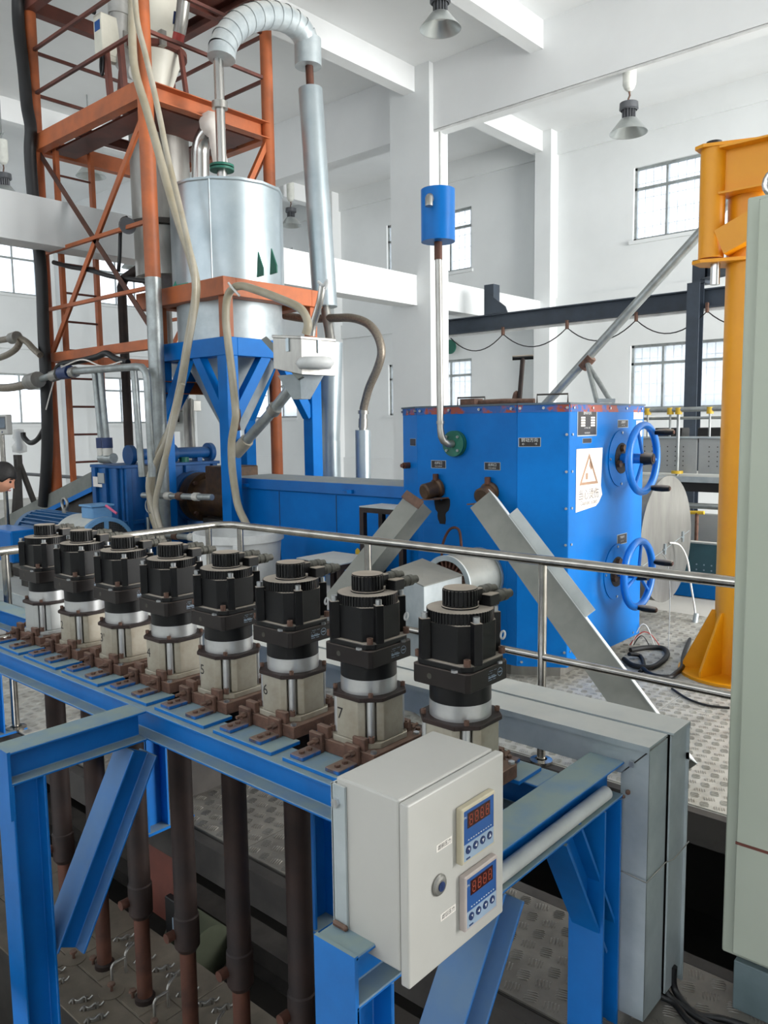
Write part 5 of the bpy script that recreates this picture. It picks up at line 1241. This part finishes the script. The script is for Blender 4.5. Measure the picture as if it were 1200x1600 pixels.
# black cable bundle on the left column
hose('cable_bundle', [at(30,-40,y=4.1)]+B([(28,10),(30,50),(37,110),(42,165),(48,200),(47,240),(52,310),(60,380),(65,440),(68,520),(72,600),(74,680),(72,740),(68,790)], 4.12), .062, M['cable'], 'thick black cable bundle running down the left tower column', 'cable', n=12)
hose('cable_bundle', B([(84,586),(95,570),(120,565),(150,558),(166,552),(180,560),(200,566)], 4.14), .030, M['cable'], 'black cables lying along the lower tower platform', 'cable')
hose('cable_bundle', B([(84,410),(110,417),(140,422),(175,432),(232,440)], 4.3), .024, M['cable'], 'black cable crossing the middle of the tower', 'cable')
hose('cable_bundle', B([(70,668),(60,685),(48,692),(38,684),(36,676)], 4.1), .028, M['cable'], 'black cable loop to the wrapped plug left of the tower', 'cable')
hose('white_string', B([(190,565),(160,572),(130,562),(105,570),(90,580),(80,610),(72,640)], 4.08), .008, M['paper'], 'thin white cord along the lower tower beam', 'cord', n=6)
# water pipes below the lower platform
wpz = Thing('water_pipe', 'grey water pipe with a blue valve below the tower platform', 'pipe', at(150,580,y=4.0))
wpz.part('main_run', MB().tube(B([(52,597),(90,583),(120,580),(212,573)], 4.0)+[at(222,574,y=4.0),at(228,582,y=4.0),at(230,592,y=4.0),at(238,745,y=4.0)], .034, n=12), M['galvpipe'])
wpz.part('valve_body', MB().cyl(at(96,583,y=4.0),at(110,581,y=4.0),.065,n=14), M['navy'])
wpz.part('valve_cap', MB().cyl(at(103,578,y=4.0),at(103,571,y=4.0),.05,n=12), M['steel_dull'])
wpz.part('union', MB().cyl(at(82,588,y=4.0),at(92,585,y=4.0),.06,n=8), M['steel_dull']); wpz.part('union', MB().cyl(at(112,582,y=4.0),at(118,581,y=4.0),.055,n=8), M['steel_dull'])
wpz.part('down_pipe', MB().tube(B([(209,576),(222,745)], 4.02), .030, n=12), M['galvpipe'])
for u0, u1 in ((148,158),(157,167)):
    dpp = wpz.part('down_pipe', MB().tube(B([(u0,582),(u1,690)], 4.02), .028, n=12), M['galvpipe'])
    wpz.part('check_valve', MB().cyl(at(u1,684,y=4.02),at(u1+1,700,y=4.02),.05,n=12), M['navy'], dpp)
    wpz.part('pipe_end', MB().cyl(at(u1+1,700,y=4.02),at(u1+2,712,y=4.02),.045,n=12), M['tape'], dpp)
wpz.part('tee', MB().cyl(at(158,716,y=4.02),at(178,716,y=4.05),.05,n=12), M['galvpipe'])
hose('grey_hose', B([(-20,605),(10,606),(35,602),(52,596)], 4.0), .045, M['hose_metal'], 'grey hose joining the water pipe at the left edge', 'hose')
hose('grey_hose', B([(-10,533),(10,530),(22,526),(40,533),(52,545),(63,555)], 4.0), .034, M['hose_metal'], 'grey hose arching from the left edge to the cable bundle', 'hose')
hose('grey_hose', B([(-10,562),(10,555),(25,545),(32,532)], 3.98), .034, M['hose_metal'], 'grey hose drooping below the arching hose at the left edge', 'hose')
single('hose_clip', MB().cyl(at(18,529,y=3.96),at(27,526,y=3.96),.06,n=14), M['steel_dull'], 'round metal clip where two grey hoses meet', 'clip', at(22,527,y=3.96))
single('hose_clip', MB().cyl(at(46,597,y=3.96),at(60,593,y=3.96),.085,n=14), M['steel_dull'], 'large metal hose coupling left of the blue valve', 'clip', at(52,596,y=3.96))
# weighing unit below the hopper, seen between hoses and blue leg
wu = Thing('weigh_feeder', 'grey weigh feeder with small green-lit sensor under the tower', 'feeder', at(290,680,y=5.42))
c = at(290, 640, y=5.42)
wu.part('feeder_head', MB().box(c.x-.12,c.x+.16,5.320,5.520,c.z-.02,c.z+.10), M['steel_dull'], bev=.005)
wu.part('sensor', MB().box(c.x-.10,c.x+.02,5.220,5.320,c.z-.14,c.z-.03), M['rubber'], bev=.005)
wu.part('sensor_window', MB().cyl((c.x+.05,5.240,c.z-.07),(c.x+.05,5.210,c.z-.09),.03,n=14), M['teal'])
wu.part('carrier', MB().box(c.x-.18,c.x+.2,5.370,5.400,c.z-.25,c.z-.02), M['lamp_white'])
wu.part('pedestal', MB().prism([(c.x-.04,5.360),(c.x+.02,5.360),(c.x+.02,5.420),(c.x-.04,5.420)], c.z-.55, c.z-.25).box(c.x-.25,c.x+.3,5.320,5.460,c.z-.58,c.z-.55), M['lamp_white'])
for dx in (-.2,.02,.24): wu.part('load_cell', MB().box(c.x+dx-.05,c.x+dx+.05,5.300,5.420,c.z-.66,c.z-.60), M['yellow2'])
wu.part('carrier_beam', MB().box(c.x-1.0,c.x+.6,5.320,5.460,c.z-.74,c.z-.67), M['rustbrown'])
wu.part('carrier_post', MB().box(c.x-1.0,c.x-.92,5.320,5.460,0,c.z-.74).box(c.x+.52,c.x+.6,5.320,5.460,0,c.z-.74), M['rustbrown'])
wu.part('spout', MB().tube([(c.x+.2,5.320,c.z+.1),(c.x+.26,5.270,c.z-.1),(c.x+.42,5.170,c.z-.5)], .06, n=12), M['steel_dull'])
# blower lamp device on the tower
gd = Thing('round_sensor', 'small round grey device with a black cable on the tower', 'sensor', at(198,352,y=4.35))
gd.part('device_body', MB().cyl(at(198,352,y=4.35),at(200,353,y=4.25),.075,n=18), M['lamp_grey'])
gd.part('device_cable', MB().tube(smooth_path(B([(198,340),(190,345),(188,365),(187,400),(185,425)], 4.33),5), .018, n=8), M['cable'])

# ================================================================ YELLOW JIB CRANE
yc_ = at(1160, 700, y=5.35); YX, YY = yc_.x, 5.35
jc = Thing('jib_crane', 'yellow pillar jib crane behind the pale cabinet', 'crane', (YX,YY,0))
jc.part('base_plate', MB().cyl((YX,YY,.001),(YX,YY,.02),.35,n=36), M['yellow'])
for k in range(8):
    a = math.radians(-112+45*k); d = Vector((math.cos(a), math.sin(a), 0)); s = d.cross(Vector((0,0,1)))*.008; o = Vector((YX,YY,0))
    q = [o+d*.13+Vector((0,0,.02)), o+d*.32+Vector((0,0,.02)), o+d*.32+Vector((0,0,.06)), o+d*.15+Vector((0,0,.42)), o+d*.13+Vector((0,0,.42))]
    jc.part('gusset', MB().slab([tuple(p+s) for p in q], tuple(s), .016), M['yellow'])
pv = at(1113, 320, y=5.2); PX, PY = pv.x, 5.2
zl, zh = at(1110, 410, y=5.2).z, at(1112, 232, y=5.2).z
jc.part('pillar', MB().cyl((YX,YY,0.02),(YX,YY,zh-.02),.132,n=32), M['yellow'])
jc.part('pivot_tube', MB().cyl((PX,PY,zl+.02),(PX,PY,zh),.075,n=26), M['yellow'])
jc.part('pivot_cap', MB().cyl((PX,PY,zh),(PX,PY,zh+.035),.045,n=20), M['rubber'])
jc.part('pivot_pin', MB().cyl((PX+.03,PY,zl-.14),(PX+.03,PY,zl),.028,n=16), M['steel'])
for z in (zl, zh): jc.part('bracket_plate', MB().prism([(PX-.09,PY-.07),(PX-.03,PY-.10),(YX+.1,YY-.13),(YX+.12,YY+.1),(YX-.1,YY+.12),(PX-.09,PY+.07)], z-.012, z+.008), M['yellow'])
jc.part('arm', MB().hbeam((PX+.06,PY,zh-.16),(PX+3.2,PY,zh-.16),.16,.28,.012,.01), M['yellow'])
jc.part('arm_brace', MB().channel((PX+.07,PY-.02,zl+.10),(PX+.75,PY-.02,zh-.30),.10,.16,.01,side=-1), M['yellow'])
jc.part('pillar_cap', MB().cyl((YX,YY,zh-.02),(YX,YY,zh-.0125),.14,n=32), M['yellow'])

# ================================================================ PALE CABINET AT THE RIGHT
ec = Thing('electrical_cabinet', 'tall pale green electrical cabinet at the right edge', 'cabinet', (-.2,2.45,0))
ec.part('cabinet_body', MB().box(-.705,.45,2.232,2.72,.145,2.222), M['cabinet'], bev=.004)
ec.part('plinth', MB().box(-.665,.43,2.212,2.70,0,.145), M['plinth'], bev=.003)
dd = ec.part('door', MB().box(-.667,.44,2.198,2.222,.172,2.205), M['cabinet'], bev=.004)
ec.part('door_seal', MB().box(-.672,.44,2.222,2.232,.165,2.21), M['rubber'])
zs = at(1160, 1320, y=2.197).z
ec.part('rust_line', MB().box(-.667,.44,2.1965,2.1985,zs-.004,zs+.004), M['rustbrown'], dd)
ec.part('lifting_eye', MB().tube([(-.64+.03*math.cos(a),2.26,2.255+.03*math.sin(a)) for a in [2*math.pi*i/18 for i in range(18)]], .010, n=8, closed=True), M['steel'])

# ================================================================ BACKGROUND STEELWORK
RY = 11.2; CYY = 11.03
rb = Thing('crane_runway', 'dark grey crane runway beam in front of the far wall', 'beam', (-5,RY,3.1))
rb.part('runway_beam', MB().hbeam((-8.62,RY,3.295),(3.0,RY,3.295),.17,.255,.018,.012), M['darksteel'])
rb.part('lower_strip', MB().box(-8.62,3,RY-.03,RY+.03,3.13,3.166), M['white'])
p = at(768, 470, y=RY)
rb.part('hanger', MB().box(p.x-.09,p.x+.09,RY-.08,RY+.1,3.425,3.9), M['darksteel'])
rb.part('hanger_gusset', MB().slab([(p.x-.08,RY-.1,3.425),(p.x+.36,RY-.1,3.425),(p.x+.32,RY-.1,3.52),(p.x+.05,RY-.1,3.72)], (0,-1,0), .03), M['darksteel'])
rb.part('support_column', MB().hbeam((-4.11,CYY,-.0),(-4.11,CYY,3.49),.17,.17,.016,.012,up=(0,1,0)), M['darksteel'])
rb.part('column_head', MB().box(-4.17,-4.0,CYY+.02,CYY+.26,3.49,3.80), M['darksteel'])
rb.part('cross_girder', MB().hbeam((-4.07,RY,3.64),(-3.3,RY-1.0,3.52),.17,.19,.016,.012), M['darksteel'])
fe = Thing('festoon_cable', 'thin black festoon cable sagging below the runway beam', 'cable', (-5,RY-.1,3.0))
cl_ = [at(u, v, y=RY-.1) for u, v in ((704,528),(786,522),(886,512),(994,500),(1105,486),(1230,472))]
fp = []
for a, b in zip(cl_[:-1], cl_[1:]):
    for i in range(12):
        t_ = i/12; p = a+(b-a)*t_; p.z -= .24*4*t_*(1-t_); fp.append(p)
fp.append(cl_[-1]); fe.part('cable_run', MB().tube(fp, .009, n=6), M['cable'])
for c in cl_[1:5]: fe.part('cable_clip', MB().box(c.x-.015,c.x+.015,RY-.13,RY-.07,c.z-.02,c.z+.11), M['rust'])
single('green_sign', MB().cyl(at(704,542,y=13.9),at(704,542,y=13.9)+Vector((0,-.03,0)),.15,n=24), M['green'], 'round green sign on the far wall beside the column', 'sign', at(704,542,y=13.9))
ip = Thing('inclined_pipe', 'long grey pipe slanting up behind the blue housing', 'pipe', at(858,624,y=6.3))
a, b = at(845,640,y=6.3), at(1140,313,y=6.3)
ip.part('pipe_run', MB().cyl(a,b,.038,n=16), M['galvpipe'])
p = at(917,566,y=6.3)
ip.part('coupling', MB().cyl(p-(b-a).normalized()*.06,p+(b-a).normalized()*.06,.046,n=14), M['rust'])
ip.part('support_leg', MB().cyl(p,at(936,640,y=5.78),.020,n=10), M['galvpipe'])
ip.part('support_leg', MB().cyl(p,at(962,640,y=5.82),.020,n=10), M['galvpipe'])
ip.part('support_post', MB().bar((at(948,640,y=5.78).x,5.78,0),(at(948,640,y=5.78).x,5.78,1.80),.06,.06), M['galvpipe'])
ip.part('support_foot', MB().bar(at(934,626,y=5.78),at(962,626,y=5.82),.05,.03), M['galvpipe'])
# walkway behind
wk = Thing('rear_walkway', 'raised walkway with grey perforated panels behind the drum', 'walkway', (-3.2,8.6,0))
ztop, zbot = at(1060,685,y=8.5).z, at(1060,742,y=8.5).z
for i in range(5):
    x0 = -5.0+i*.95
    pn = wk.part('panel', MB().box(x0+.01,x0+.94,8.5,8.53,zbot+.02,ztop), M['perf'], bev=.003)
    dots = MB()
    for a in range(9):
        for b in range(5): dots.cyl((x0+.12+a*.085,8.4995,zbot+.10+b*.05),(x0+.12+a*.085,8.498,zbot+.10+b*.05),.007,n=6)
    o = wk.part('perforation', dots, M['slab'], pn); o['kind'] = 'stuff'
wk.part('top_strip', MB().box(-5,-.3,8.48,8.56,ztop,ztop+.02), M['galv'])
wk.part('tread_plate', MB().box(-5,-.3,8.3,9.3,zbot-.06,zbot), M['galv'])
wk.part('edge_beam', MB().box(-5,-.3,8.35,9.2,zbot-.16,zbot-.06), M['rubber'])  # black box drawn for the shaded gap under the tread plate
for x in (-4.6,-2.6,-.6): wk.part('support', MB().box(x-.06,x+.06,8.7,8.82,0,zbot-.16), M['darksteel'])
zr = at(1060,640,y=8.4).z
wk.part('hand_rail', MB().cyl((-5,8.4,zr),(-.3,8.4,zr),.025,n=12), M['galvpipe'])
wk.part('hand_rail', MB().cyl((-5,8.45,zr-.09),(-.3,8.45,zr-.09),.016,n=10), M['galvpipe'])
wk.part('low_rail', MB().cyl((-5,8.3,zbot-.30),(-.3,8.3,zbot-.30),.03,n=12), M['galvpipe'])
for u in (1060, 1012, 1047, 1109):
    x = at(u, 660, y=8.4).x; zb2 = zbot if u == 1060 else ztop+.02
    po = wk.part('rail_post', MB().cyl((x,8.4,zb2),(x,8.4,zr),.018 if u == 1060 else .012,n=10), M['galvpipe'])
    wk.part('yellow_clamp', MB().cyl((x,8.4,zr-.05),(x,8.4,zr+.02),.035,n=12), M['yellow2'], po)
    if u == 1060: wk.part('yellow_clamp', MB().cyl((x,8.4,zb2+.02),(x,8.4,zb2+.05),.06,n=12), M['yellow2'], po)
for u in (1050, 1118): 
    x = at(u, 680, y=8.9).x; wk.part('dark_bin', MB().box(x-.16,x+.16,8.8,9.0,ztop-.05,ztop+.11), M['rubber'], bev=.01)
tp_ = Thing('teal_machine', 'dark teal perforated panel behind the drum', 'panel', (-2.4,7.6,0))
z1 = at(1100,850,y=7.6).z; z0 = at(1100,912,y=7.6).z
tp_.part('panel', MB().box(-3.2,-1.2,7.6,7.66,z0,z1), M['teal_panel'])
dots = MB()
for a in range(16):
    for b in range(4): dots.cyl((-2.75+a*.07,7.5995,z1-.20-b*.05),(-2.75+a*.07,7.598,z1-.20-b*.05),.008,n=6)
o = tp_.part('perforation', dots, M['metergrey']); o['kind'] = 'stuff'
tp_.part('top_edge', MB().box(-3.2,-1.2,7.59,7.67,z1,z1+.015), M['galv'])
tp_.part('blue_base', MB().box(-3.4,-1.2,7.5,7.7,.0,z0), M['blue'])
tp_.part('grey_back', MB().box(-3.4,-1.2,8.0,8.1,.0,zbot-.35), M['perf'])
tp_.part('tap_post', MB().cyl((at(1088,840,y=7.7).x,7.7,z1),(at(1088,840,y=7.7).x,7.7,z1+.28),.018,n=10), M['rust'])
tp_.part('tap_bar', MB().cyl((at(1082,812,y=7.7).x-.03,7.7,z1+.28),(at(1095,812,y=7.7).x+.03,7.7,z1+.285),.018,n=10), M['yellow2'])

# ================================================================ LEFT SIDE: PANEL, EASEL, PERSON
hm = Thing('operator_panel', 'grey operator panel with a small screen on a chrome pole', 'panel', at(12,800,y=3.6))
c = at(3, 664, y=3.6)
hm.part('panel_case', MB().box(c.x-.16,c.x+.11,3.6,3.66,c.z-.10,c.z+.105), M['greybox'], bev=.012, seg=2)
hm.part('panel_screen', MB().box(c.x-.13,c.x+.07,3.597,3.60,c.z-.03,c.z+.07), M['screen'], bev=.001)
hm.part('panel_bezel', MB().box(c.x-.145,c.x+.085,3.598,3.60,c.z-.045,c.z+.085), M['lamp_grey'])
hm.part('power_button', MB().cyl((c.x+.0,3.60,c.z-.072),(c.x+.0,3.595,c.z-.072),.008,n=12), M['navy'])
px_ = at(8,760,y=3.63).x
hm.part('pole', MB().cyl((px_,3.63,.01),(px_,3.63,c.z-.10),.024,n=14), M['rail'])
hm.part('pole_base', MB().cyl((px_,3.63,0),(px_,3.63,.015),.16,n=24), M['rail'])
es = Thing('easel_stand', 'dark steel A-frame stand behind the person', 'stand', at(30,800,y=4.6))
ap = at(28, 718, y=4.6)
es.part('leg', MB().bar(ap,(ap.x-.12,4.5,.0),.07,.05), M['slab']); es.part('leg', MB().bar(ap,(ap.x+.18,4.5,.0),.07,.05), M['slab']); es.part('leg', MB().bar(ap,(ap.x,5.0,.0),.07,.05), M['slab'])
es.part('head_plate', MB().box(ap.x-.06,ap.x+.06,4.57,4.63,ap.z-.12,ap.z+.06), M['slab'])
ww = at(30, 690, y=4.55)
wr = Thing('wrapped_plug', 'clear film wrapped plug hanging left of the cable bundle', 'plug', ww)
wr.part('film_wrap', MB().lathe([(1e-5,.16),(.06,.15),(.075,.05),(.05,.0),(.09,-.06),(.085,-.13),(1e-5,-.15)], ww, (0,0,1), n=14, share=True), M['film'])
wr.part('plug_core', MB().cyl((ww.x,4.55,ww.z-.12),(ww.x,4.55,ww.z+.13),.035,n=12), M['metergrey'])
rr = Thing('rear_rail', 'dark steel rail with yellow clamp in front of the left wall', 'railing', (-11,6.6,0))
zq = at(60, 742, y=6.6).z
rr.part('rail_bar', MB().cyl((-16.5,6.6,zq),(-8.8,6.6,zq),.03,n=10), M['lamp_grey'])
for x in (-16,-13.4,-10.8,-9): 
    po = rr.part('rail_post', MB().cyl((x,6.6,0),(x,6.6,zq),.025,n=10), M['lamp_grey'])
pp_ = at(141,745,y=6.6); rr.part('yellow_clamp', MB().cyl((pp_.x,6.6,zq-.07),(pp_.x,6.6,zq+.05),.06,n=12), M['yellow2'])
# low metal boxes on the deck at the left edge
lb = Thing('metal_duct', 'low grey metal trunk on the deck behind the first motor', 'trunk', at(40,950,z=0))
e_ = at(40, 951, z=0.0)
lb.part('trunk_body', MB().box(e_.x-1.6,e_.x,e_.y,e_.y+.42,.002,.115), M['galv'], bev=.004)
lb.part('trunk_end', MB().box(e_.x,e_.x+.004,e_.y+.01,e_.y+.41,.01,.11), M['galv_bright'])
lb2 = single('recess_shade_box', MB().box(e_.x-1.6,e_.x+.2,e_.y+.55,e_.y+.95,.0,.16), M['slab'], 'dark box standing for the shaded recess behind the metal trunk', 'plinth', (e_.x,e_.y+.7,0))  # dark colour stands in for the shade of a recess
single('recess_plate', MB().box(e_.x-1.6,e_.x+.25,e_.y+.53,e_.y+1.0,.161,.168), M['deck_dark'], 'dusty steel plate lying on the dark recess box', 'plate', (e_.x,e_.y+.7,.161))

# person bending forward, head reaching into the picture from the left edge
H = CAM + ray(3, 746)*6.3
fwd = Vector((.75,.62,0)).normalized(); sdv = Vector((fwd.y,-fwd.x,0))
ps = Thing('person', 'person with short black hair bending forward at the left edge', 'person', (H.x-fwd.x*.5,H.y-fwd.y*.5,0))
def W(f, s, z): return H + fwd*f + sdv*s + Vector((0,0,z-H.z))
hz = H.z
J = {'pel':W(-.66,0,.90),'spine':W(-.50,0,hz-.14),'chest':W(-.36,0,hz-.02),'neck':W(-.18,0,hz-.03),'nk2':W(-.06,0,hz-.02)}
for s, n_ in ((-1,'l'),(1,'r')):
    J['hip'+n_]=W(-.66,s*.10,.86); J['kn'+n_]=W(-.58,s*.12,.47); J['an'+n_]=W(-.68,s*.13,.07); J['to'+n_]=W(-.50,s*.14,.04)
    J['sh'+n_]=W(-.33,s*.19,hz-.06); J['el'+n_]=W(-.48,s*.23,hz-.34); J['wr'+n_]=W(-.40,s*.14,hz-.52)
E_ = [('pel','spine'),('spine','chest'),('chest','neck'),('neck','nk2')]
for n_ in 'lr': E_ += [('pel','hip'+n_),('hip'+n_,'kn'+n_),('kn'+n_,'an'+n_),('an'+n_,'to'+n_),('chest','sh'+n_),('sh'+n_,'el'+n_),('el'+n_,'wr'+n_)]
RAD = {'pel':.15,'spine':.14,'chest':.155,'neck':.06,'nk2':.055,'hip':.095,'kn':.065,'an':.045,'to':.04,'sh':.07,'el':.045,'wr':.032}
def skinned(name, joints, edges, radf, m, parent):
    ks = list(joints); me = bpy.data.meshes.new(name); me.from_pydata([tuple(joints[k]-ps.o) for k in ks], [(ks.index(a), ks.index(b)) for a, b in edges], [])
    me.materials.append(m); o = link_obj(name, me, parent); o.modifiers.new('skin', 'SKIN')
    for i, k in enumerate(ks):
        r = radf(k); me.skin_vertices[0].data[i].radius = (r, r)
    me.skin_vertices[0].data[0].use_root = True
    sb_ = o.modifiers.new('sub', 'SUBSURF'); sb_.levels = 2; sb_.render_levels = 2
    for p in me.polygons: p.use_smooth = True
    o.modifiers['skin'].use_smooth_shade = True
    return o
body = skinned('body', J, E_, lambda k: RAD.get(k, RAD.get(k[:-1], .05)), M['shirt'], ps.e)
for n_, s in (('l',-1),('r',1)):
    HJ = {'w':J['wr'+n_],'p':J['wr'+n_]+fwd*.07+Vector((0,0,-.03))}
    ed = [('w','p')]
    for i in range(4):
        a = 'f%d' % i; b = 'g%d' % i; o_ = sdv*((i-1.5)*.021)
        HJ[a] = HJ['p']+fwd*.035+o_+Vector((0,0,-.015)); HJ[b] = HJ[a]+fwd*(.03+.006*(i in (1,2)))+Vector((0,0,-.03)); ed += [('p',a),(a,b)]
    HJ['t'] = HJ['w']+fwd*.05-sdv*s*.045+Vector((0,0,-.02)); HJ['u'] = HJ['t']+fwd*.035+Vector((0,0,-.02)); ed += [('w','t'),('t','u')]
    skinned('hand', HJ, ed, lambda k: {'w':.027,'p':.033}.get(k, .0095), M['skin'], ps.e)
# head, tilted forward
ht = Matrix.Rotation(math.radians(28), 3, sdv)
def hd(f, s, z):
    v = fwd*f + sdv*s + Vector((0,0,z)); return H + (Matrix.Rotation(math.radians(-28), 3, sdv) @ v)
head = MB(); nu, nv = 18, 16; vs_ = []
for i in range(nv+1):
    th_ = math.pi*i/nv; z = .118*math.cos(th_); r = math.sin(th_)
    for j in range(nu):
        ph = 2*math.pi*j/nu; f = .098*r*math.cos(ph); s = .078*r*math.sin(ph)
        if z < -.02: s *= 1-.35*min(1, (-z-.02)/.1); f = f*(1-.12*min(1, (-z-.02)/.1))+.012
        vs_.append(hd(f, s, z))
head.add(vs_, [(i*nu+j, i*nu+(j+1) % nu, (i+1)*nu+(j+1) % nu, (i+1)*nu+j) for i in range(nv) for j in range(nu)], True)
hdo = ps.part('head', head, M['skin'])
ps.part('nose', MB().hexa([tuple(hd(.09,-.014,-.035)),tuple(hd(.122,-.006,-.035)),tuple(hd(.122,.006,-.035)),tuple(hd(.09,.014,-.035)),tuple(hd(.09,-.006,.012)),tuple(hd(.10,-.004,.012)),tuple(hd(.10,.004,.012)),tuple(hd(.09,.006,.012))]), M['skin'], hdo)
for s in (-1, 1):
    ps.part('ear', MB().ball(hd(-.005,s*.08,-.01), .026, 10, 1.2), M['skin'], hdo)
    ps.part('eye', MB().ball(hd(.088,s*.032,.008), .010, 8), M['ink_dark'], hdo)
    ps.part('eyebrow', MB().tube([hd(.092,s*.018,.030),hd(.086,s*.05,.028)], .004, n=6), M['hair'], hdo)
ps.part('mouth', MB().tube([hd(.094,-.022,-.066),hd(.099,0,-.068),hd(.094,.022,-.066)], .004, n=6), M['red'], hdo)
hair = MB(); vs_ = []
for i in range(10):
    th_ = math.pi*.66*i/9
    for j in range(nu):
        ph = 2*math.pi*j/nu; lim = 1.0
        tt = th_*(0.62 if math.cos(ph) > .55 else .80 if abs(math.sin(ph)) > .8 else 1.05)
        z = .130*math.cos(tt); r = math.sin(tt); vs_.append(hd(.109*r*math.cos(ph)-.004, .089*r*math.sin(ph), z))
hair.add(vs_, [(i*nu+j, i*nu+(j+1) % nu, (i+1)*nu+(j+1) % nu, (i+1)*nu+j) for i in range(9) for j in range(nu)], True)
ho = ps.part('hair', hair, M['hair'], hdo)
so = ho.modifiers.new('thick', 'SOLIDIFY'); so.thickness = .012; so.offset = -1

# ================================================================ HALL LAMPS
def make_lamp():
    t = Thing('hall_lamp', '', 'lamp', (0,0,0), 'bell-shaped hall lamps')
    t.part('ballast', MB().lathe([(1e-5,.86),(.085,.86),(.085,.56),(.06,.50),(.025,.47),(1e-5,.47)], n=20), M['lamp_white'])
    t.part('ceiling_hook', MB().cyl((0,0,.86),(0,0,.97),.018,n=8).box(-.06,.06,-.02,.02,.95,.97), M['galvpipe'])
    t.part('chain', MB().tube([(0,0,.47),(.01,0,.42),(-.01,0,.38),(0,0,.33)], .012, n=6), M['rust'])
    t.part('heatsink', MB().lathe([(1e-5,.335),(.115,.33),(.12,.25),(.10,.24),(.10,.235)], n=24), M['lamp_grey'])
    for k in range(14):
        a = 2*math.pi*k/14; t.part('fin', MB().box(.075*math.cos(a)-.008,.075*math.cos(a)+.008,.075*math.sin(a)-.008,.075*math.sin(a)+.008,.12,.24), M['lamp_grey'])
    t.part('lamp_core', MB().cyl((0,0,.11),(0,0,.24),.06,n=16), M['lamp_grey'])
    sh = t.part('reflector', MB().lathe([(.105,.13),(.235,-.03),(.240,-.04),(.232,-.035),(.10,.12)], n=36, share=False), M['silver_lamp'])
    t.part('diffuser', MB().cyl((0,0,.10),(0,0,.105),.10,n=24), M['white'])
    return t
lp = make_lamp().e
spots = [((at(982,203,y=10.2)), 'silver bell lamp hanging from the main beam above the blue canister side'),
         (CAM+ray(688,40)*9.2, 'large silver bell lamp cut off by the top edge'),
         (CAM+ray(455,350)*17.5, 'small silver bell lamp hanging right of the silver hopper'),
         (CAM+ray(142,272)*13.2, 'silver bell lamp seen through the tower under its platform'),
         (CAM+ray(8,304)*13.2, 'pale bell lamp at the left edge beside the cable bundle'),
         (CAM+ray(206,416)*19.0, 'distant bell lamp seen through the tower below the vessel')]
for i, (p, lab) in enumerate(spots):
    e = lp if i == 0 else copy_tree(lp)
    e.location = p; e['label'] = lab
spots_rod = [(p.x, p.y, p.z+.97) for p, _ in spots[1:]]
for e, (x, y, z) in zip([o for o in COL.objects if o.name.startswith('hall_lamp.')], spots_rod):
    if z < ZC-.05:
        me = MB().cyl((0,0,.97),(0,0,ZC-z+.97),.012,n=8).mesh('drop_rod', M['galvpipe']); link_obj('drop_rod', me, e)
